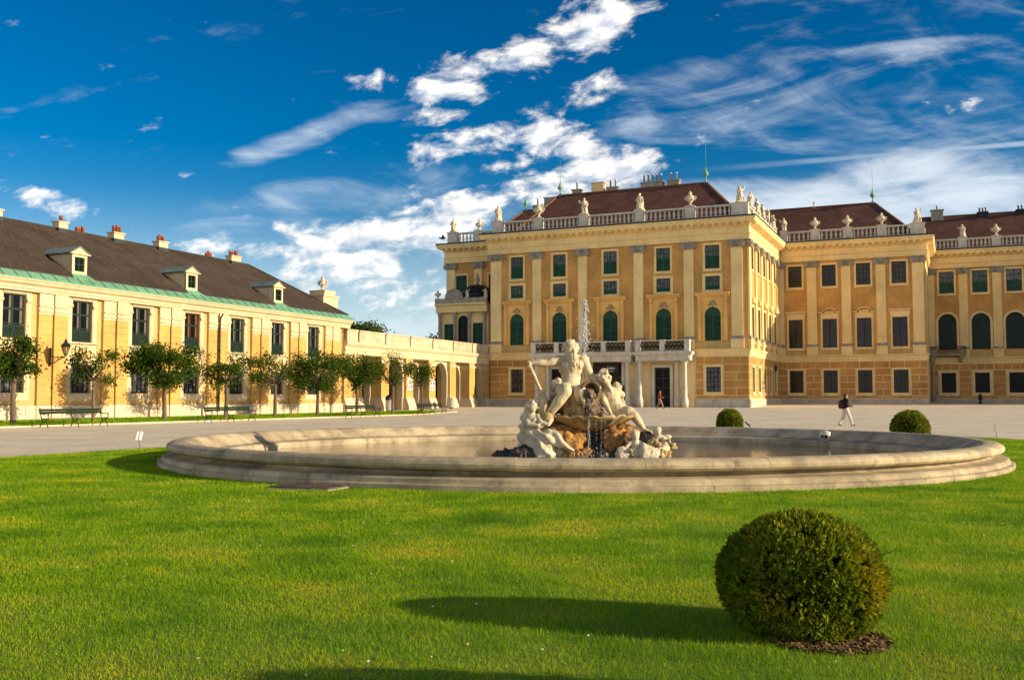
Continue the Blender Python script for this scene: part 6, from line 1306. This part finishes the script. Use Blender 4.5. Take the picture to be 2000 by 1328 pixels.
# people
SKN = mat('skin', (.42, .24, .16), .6, .06); HRB = mat('brown_hair', (.06, .030, .015), .7, .2); JKT = mat('dark_jacket', (.014, .016, .017), .8, .2, 8); BPK = mat('maroon_backpack', (.085, .010, .022), .7, .2, 8); TRW = mat('off_white_trousers', (.62, .55, .44), .85, .1, 6); SHO = mat('dark_shoes', (.04, .032, .028), .6, .2); RDT = mat('rust_red_top', (.30, .055, .02), .8, .15, 8); TAN = mat('tan_trousers', (.32, .24, .15), .85, .1, 8); HRR = mat('auburn_hair', (.17, .045, .02), .7, .2)
def person(x, y, hgt, label, top, trou, hair, sho, pack, rz, armf):
    t = thing('person', label, 'person', (x, y, gxy(x, y)), rz); s = hgt / 1.75
    S = lambda pts: [tuple(c * s for c in p) for p in pts]; Rr = lambda rs: [r * s for r in rs]; E_ = lambda c, r: ('e', V(c) * s, tuple(q * s for q in r))
    legF = [(.02, -.09, .92), (.2, -.09, .52), (.33, -.09, .09)]; legB = [(-.02, .09, .92), (-.06, .09, .5), (-.34, .09, .14)]
    ar1 = [(.02, -.2, 1.42), (-.02, -.24, 1.14), (.26, -.2, 1.08)] if armf else [(.0, -.2, 1.42), (.1, -.24, 1.15), (.3, -.2, 1.05)]
    ar2 = [(.02, .2, 1.42), (.05, .24, 1.14), (.3, .15, 1.12)]
    body = [E_((.04, 0, 1.635), (.095, .078, .115)), E_((.13, 0, 1.62), (.025, .018, .025)), E_((.09, 0, 1.57), (.06, .05, .05)), ('c', S([(.01, 0, 1.42), (.03, 0, 1.56)]), Rr([.065, .055])), ('c', S([(0, 0, 1.0), (0, 0, 1.36)]), Rr([.13, .15])), ('c', S(ar1), Rr([.05, .042, .03])), ('c', S(ar2), Rr([.05, .042, .03])), ('c', S(legF), Rr([.085, .06, .04])), ('c', S(legB), Rr([.085, .06, .04])), E_((ar1[2][0] + .05, ar1[2][1], ar1[2][2]), (.05, .025, .035)), E_((ar2[2][0] + .05, ar2[2][1], ar2[2][2]), (.05, .025, .035)), E_((.03, -.08, 1.63), (.02, .015, .03)), E_((.03, .08, 1.63), (.02, .015, .03))]
    for (hx, hy_, hz) in ((ar1[2]), (ar2[2])):
        for k in range(4): body.append(('c', S([(hx + .08, hy_ + (k - 1.5) * .018, hz - .005), (hx + .12, hy_ + (k - 1.5) * .018, hz - .03)]), Rr([.009, .008])))
        body.append(('c', S([(hx + .05, hy_ - .03, hz + .02), (hx + .09, hy_ - .045, hz + .015)]), Rr([.011, .009])))
    obj('body', sdf_mesh('body', body, .014, SKN, 2), t)
    obj('top', sdf_mesh('top', [('c', S([(-.01, 0, .98), (-.01, 0, 1.2), (0, 0, 1.38)]), Rr([.165, .16, .16])), ('c', S([(0, -.16, 1.42), (0, .16, 1.42)]), Rr([.09, .09])), ('c', S(ar1), Rr([.075, .065, .047])), ('c', S(ar2), Rr([.075, .065, .047])), ('c', S([(.02, 0, 1.47), (.02, 0, 1.5)]), Rr([.075, .07]))], .02, top, 2, lambda c: .008 * noise.noise(c * 12)), t)
    obj('trousers', sdf_mesh('trousers', [E_((-.01, 0, .93), (.15, .17, .13)), ('c', S(legF), Rr([.11, .085, .065])), ('c', S(legB), Rr([.11, .085, .065]))], .02, trou, 2, lambda c: .008 * noise.noise(c * 10)), t)
    for k, (p, q) in enumerate((((.31, -.09, .05), (.47, -.09, .06)), ((-.36, .09, .1), (-.24, .09, .03)))): obj('shoe', sdf_mesh('shoe', [('c', S([p, q]), Rr([.05, .04]))], .014, sho, 1), t)
    obj('hair', sdf_mesh('hair', [E_((.015, 0, 1.665), (.1, .09, .105)), E_((-.035, 0, 1.63), (.07, .08, .1))] + ([E_((-.06, 0, 1.55), (.05, .07, .1))] if hair is HRR else []), .016, hair, 1, lambda c: .006 * noise.noise(c * 25)), t)
    if pack: obj('backpack', sdf_mesh('backpack', [E_((-.24, 0, 1.18), (.14, .17, .25)), E_((-.29, 0, 1.08), (.12, .14, .14)), ('c', S([(-.15, -.12, 1.4), (.06, -.13, 1.46), (.14, -.13, 1.3)]), Rr([.025, .025, .025])), ('c', S([(-.15, .12, 1.4), (.06, .13, 1.46), (.14, .13, 1.3)]), Rr([.025, .025, .025]))], .02, BPK, 2), t)
person(18.14, 54.28, 1.74, 'person with maroon backpack, dark jacket and white trousers walking right over the gravel', JKT, TRW, HRB, SHO, True, R(8), True)
person(13.75, 92.9, 1.68, 'person in rust red top and tan trousers walking before the dark entrance door', RDT, TAN, HRR, SHO, False, R(-5), False)
# a bird in the sky
bd = thing('bird', 'small dark bird flying left of the palace roof', 'bird', (-6.3, 90, 16.05)); MB().ball((0, 0, 0), .16, (1.7, .7, .7), 8, 6).ball((-.28, 0, .05), .08, n=8, k=5).build('body', JKT, bd, smooth=True)
for sy in (-1, 1): MB().add([(-.1, 0, .03), (.15, 0, .03), (.1, sy * .35, .22), (.2, sy * .62, .12), (-.05, sy * .36, .24), (-.1, 0, 0), (.15, 0, 0)], [(0, 1, 2, 4), (2, 3, 4), (5, 6, 2, 4)]).build('wing', JKT, bd)
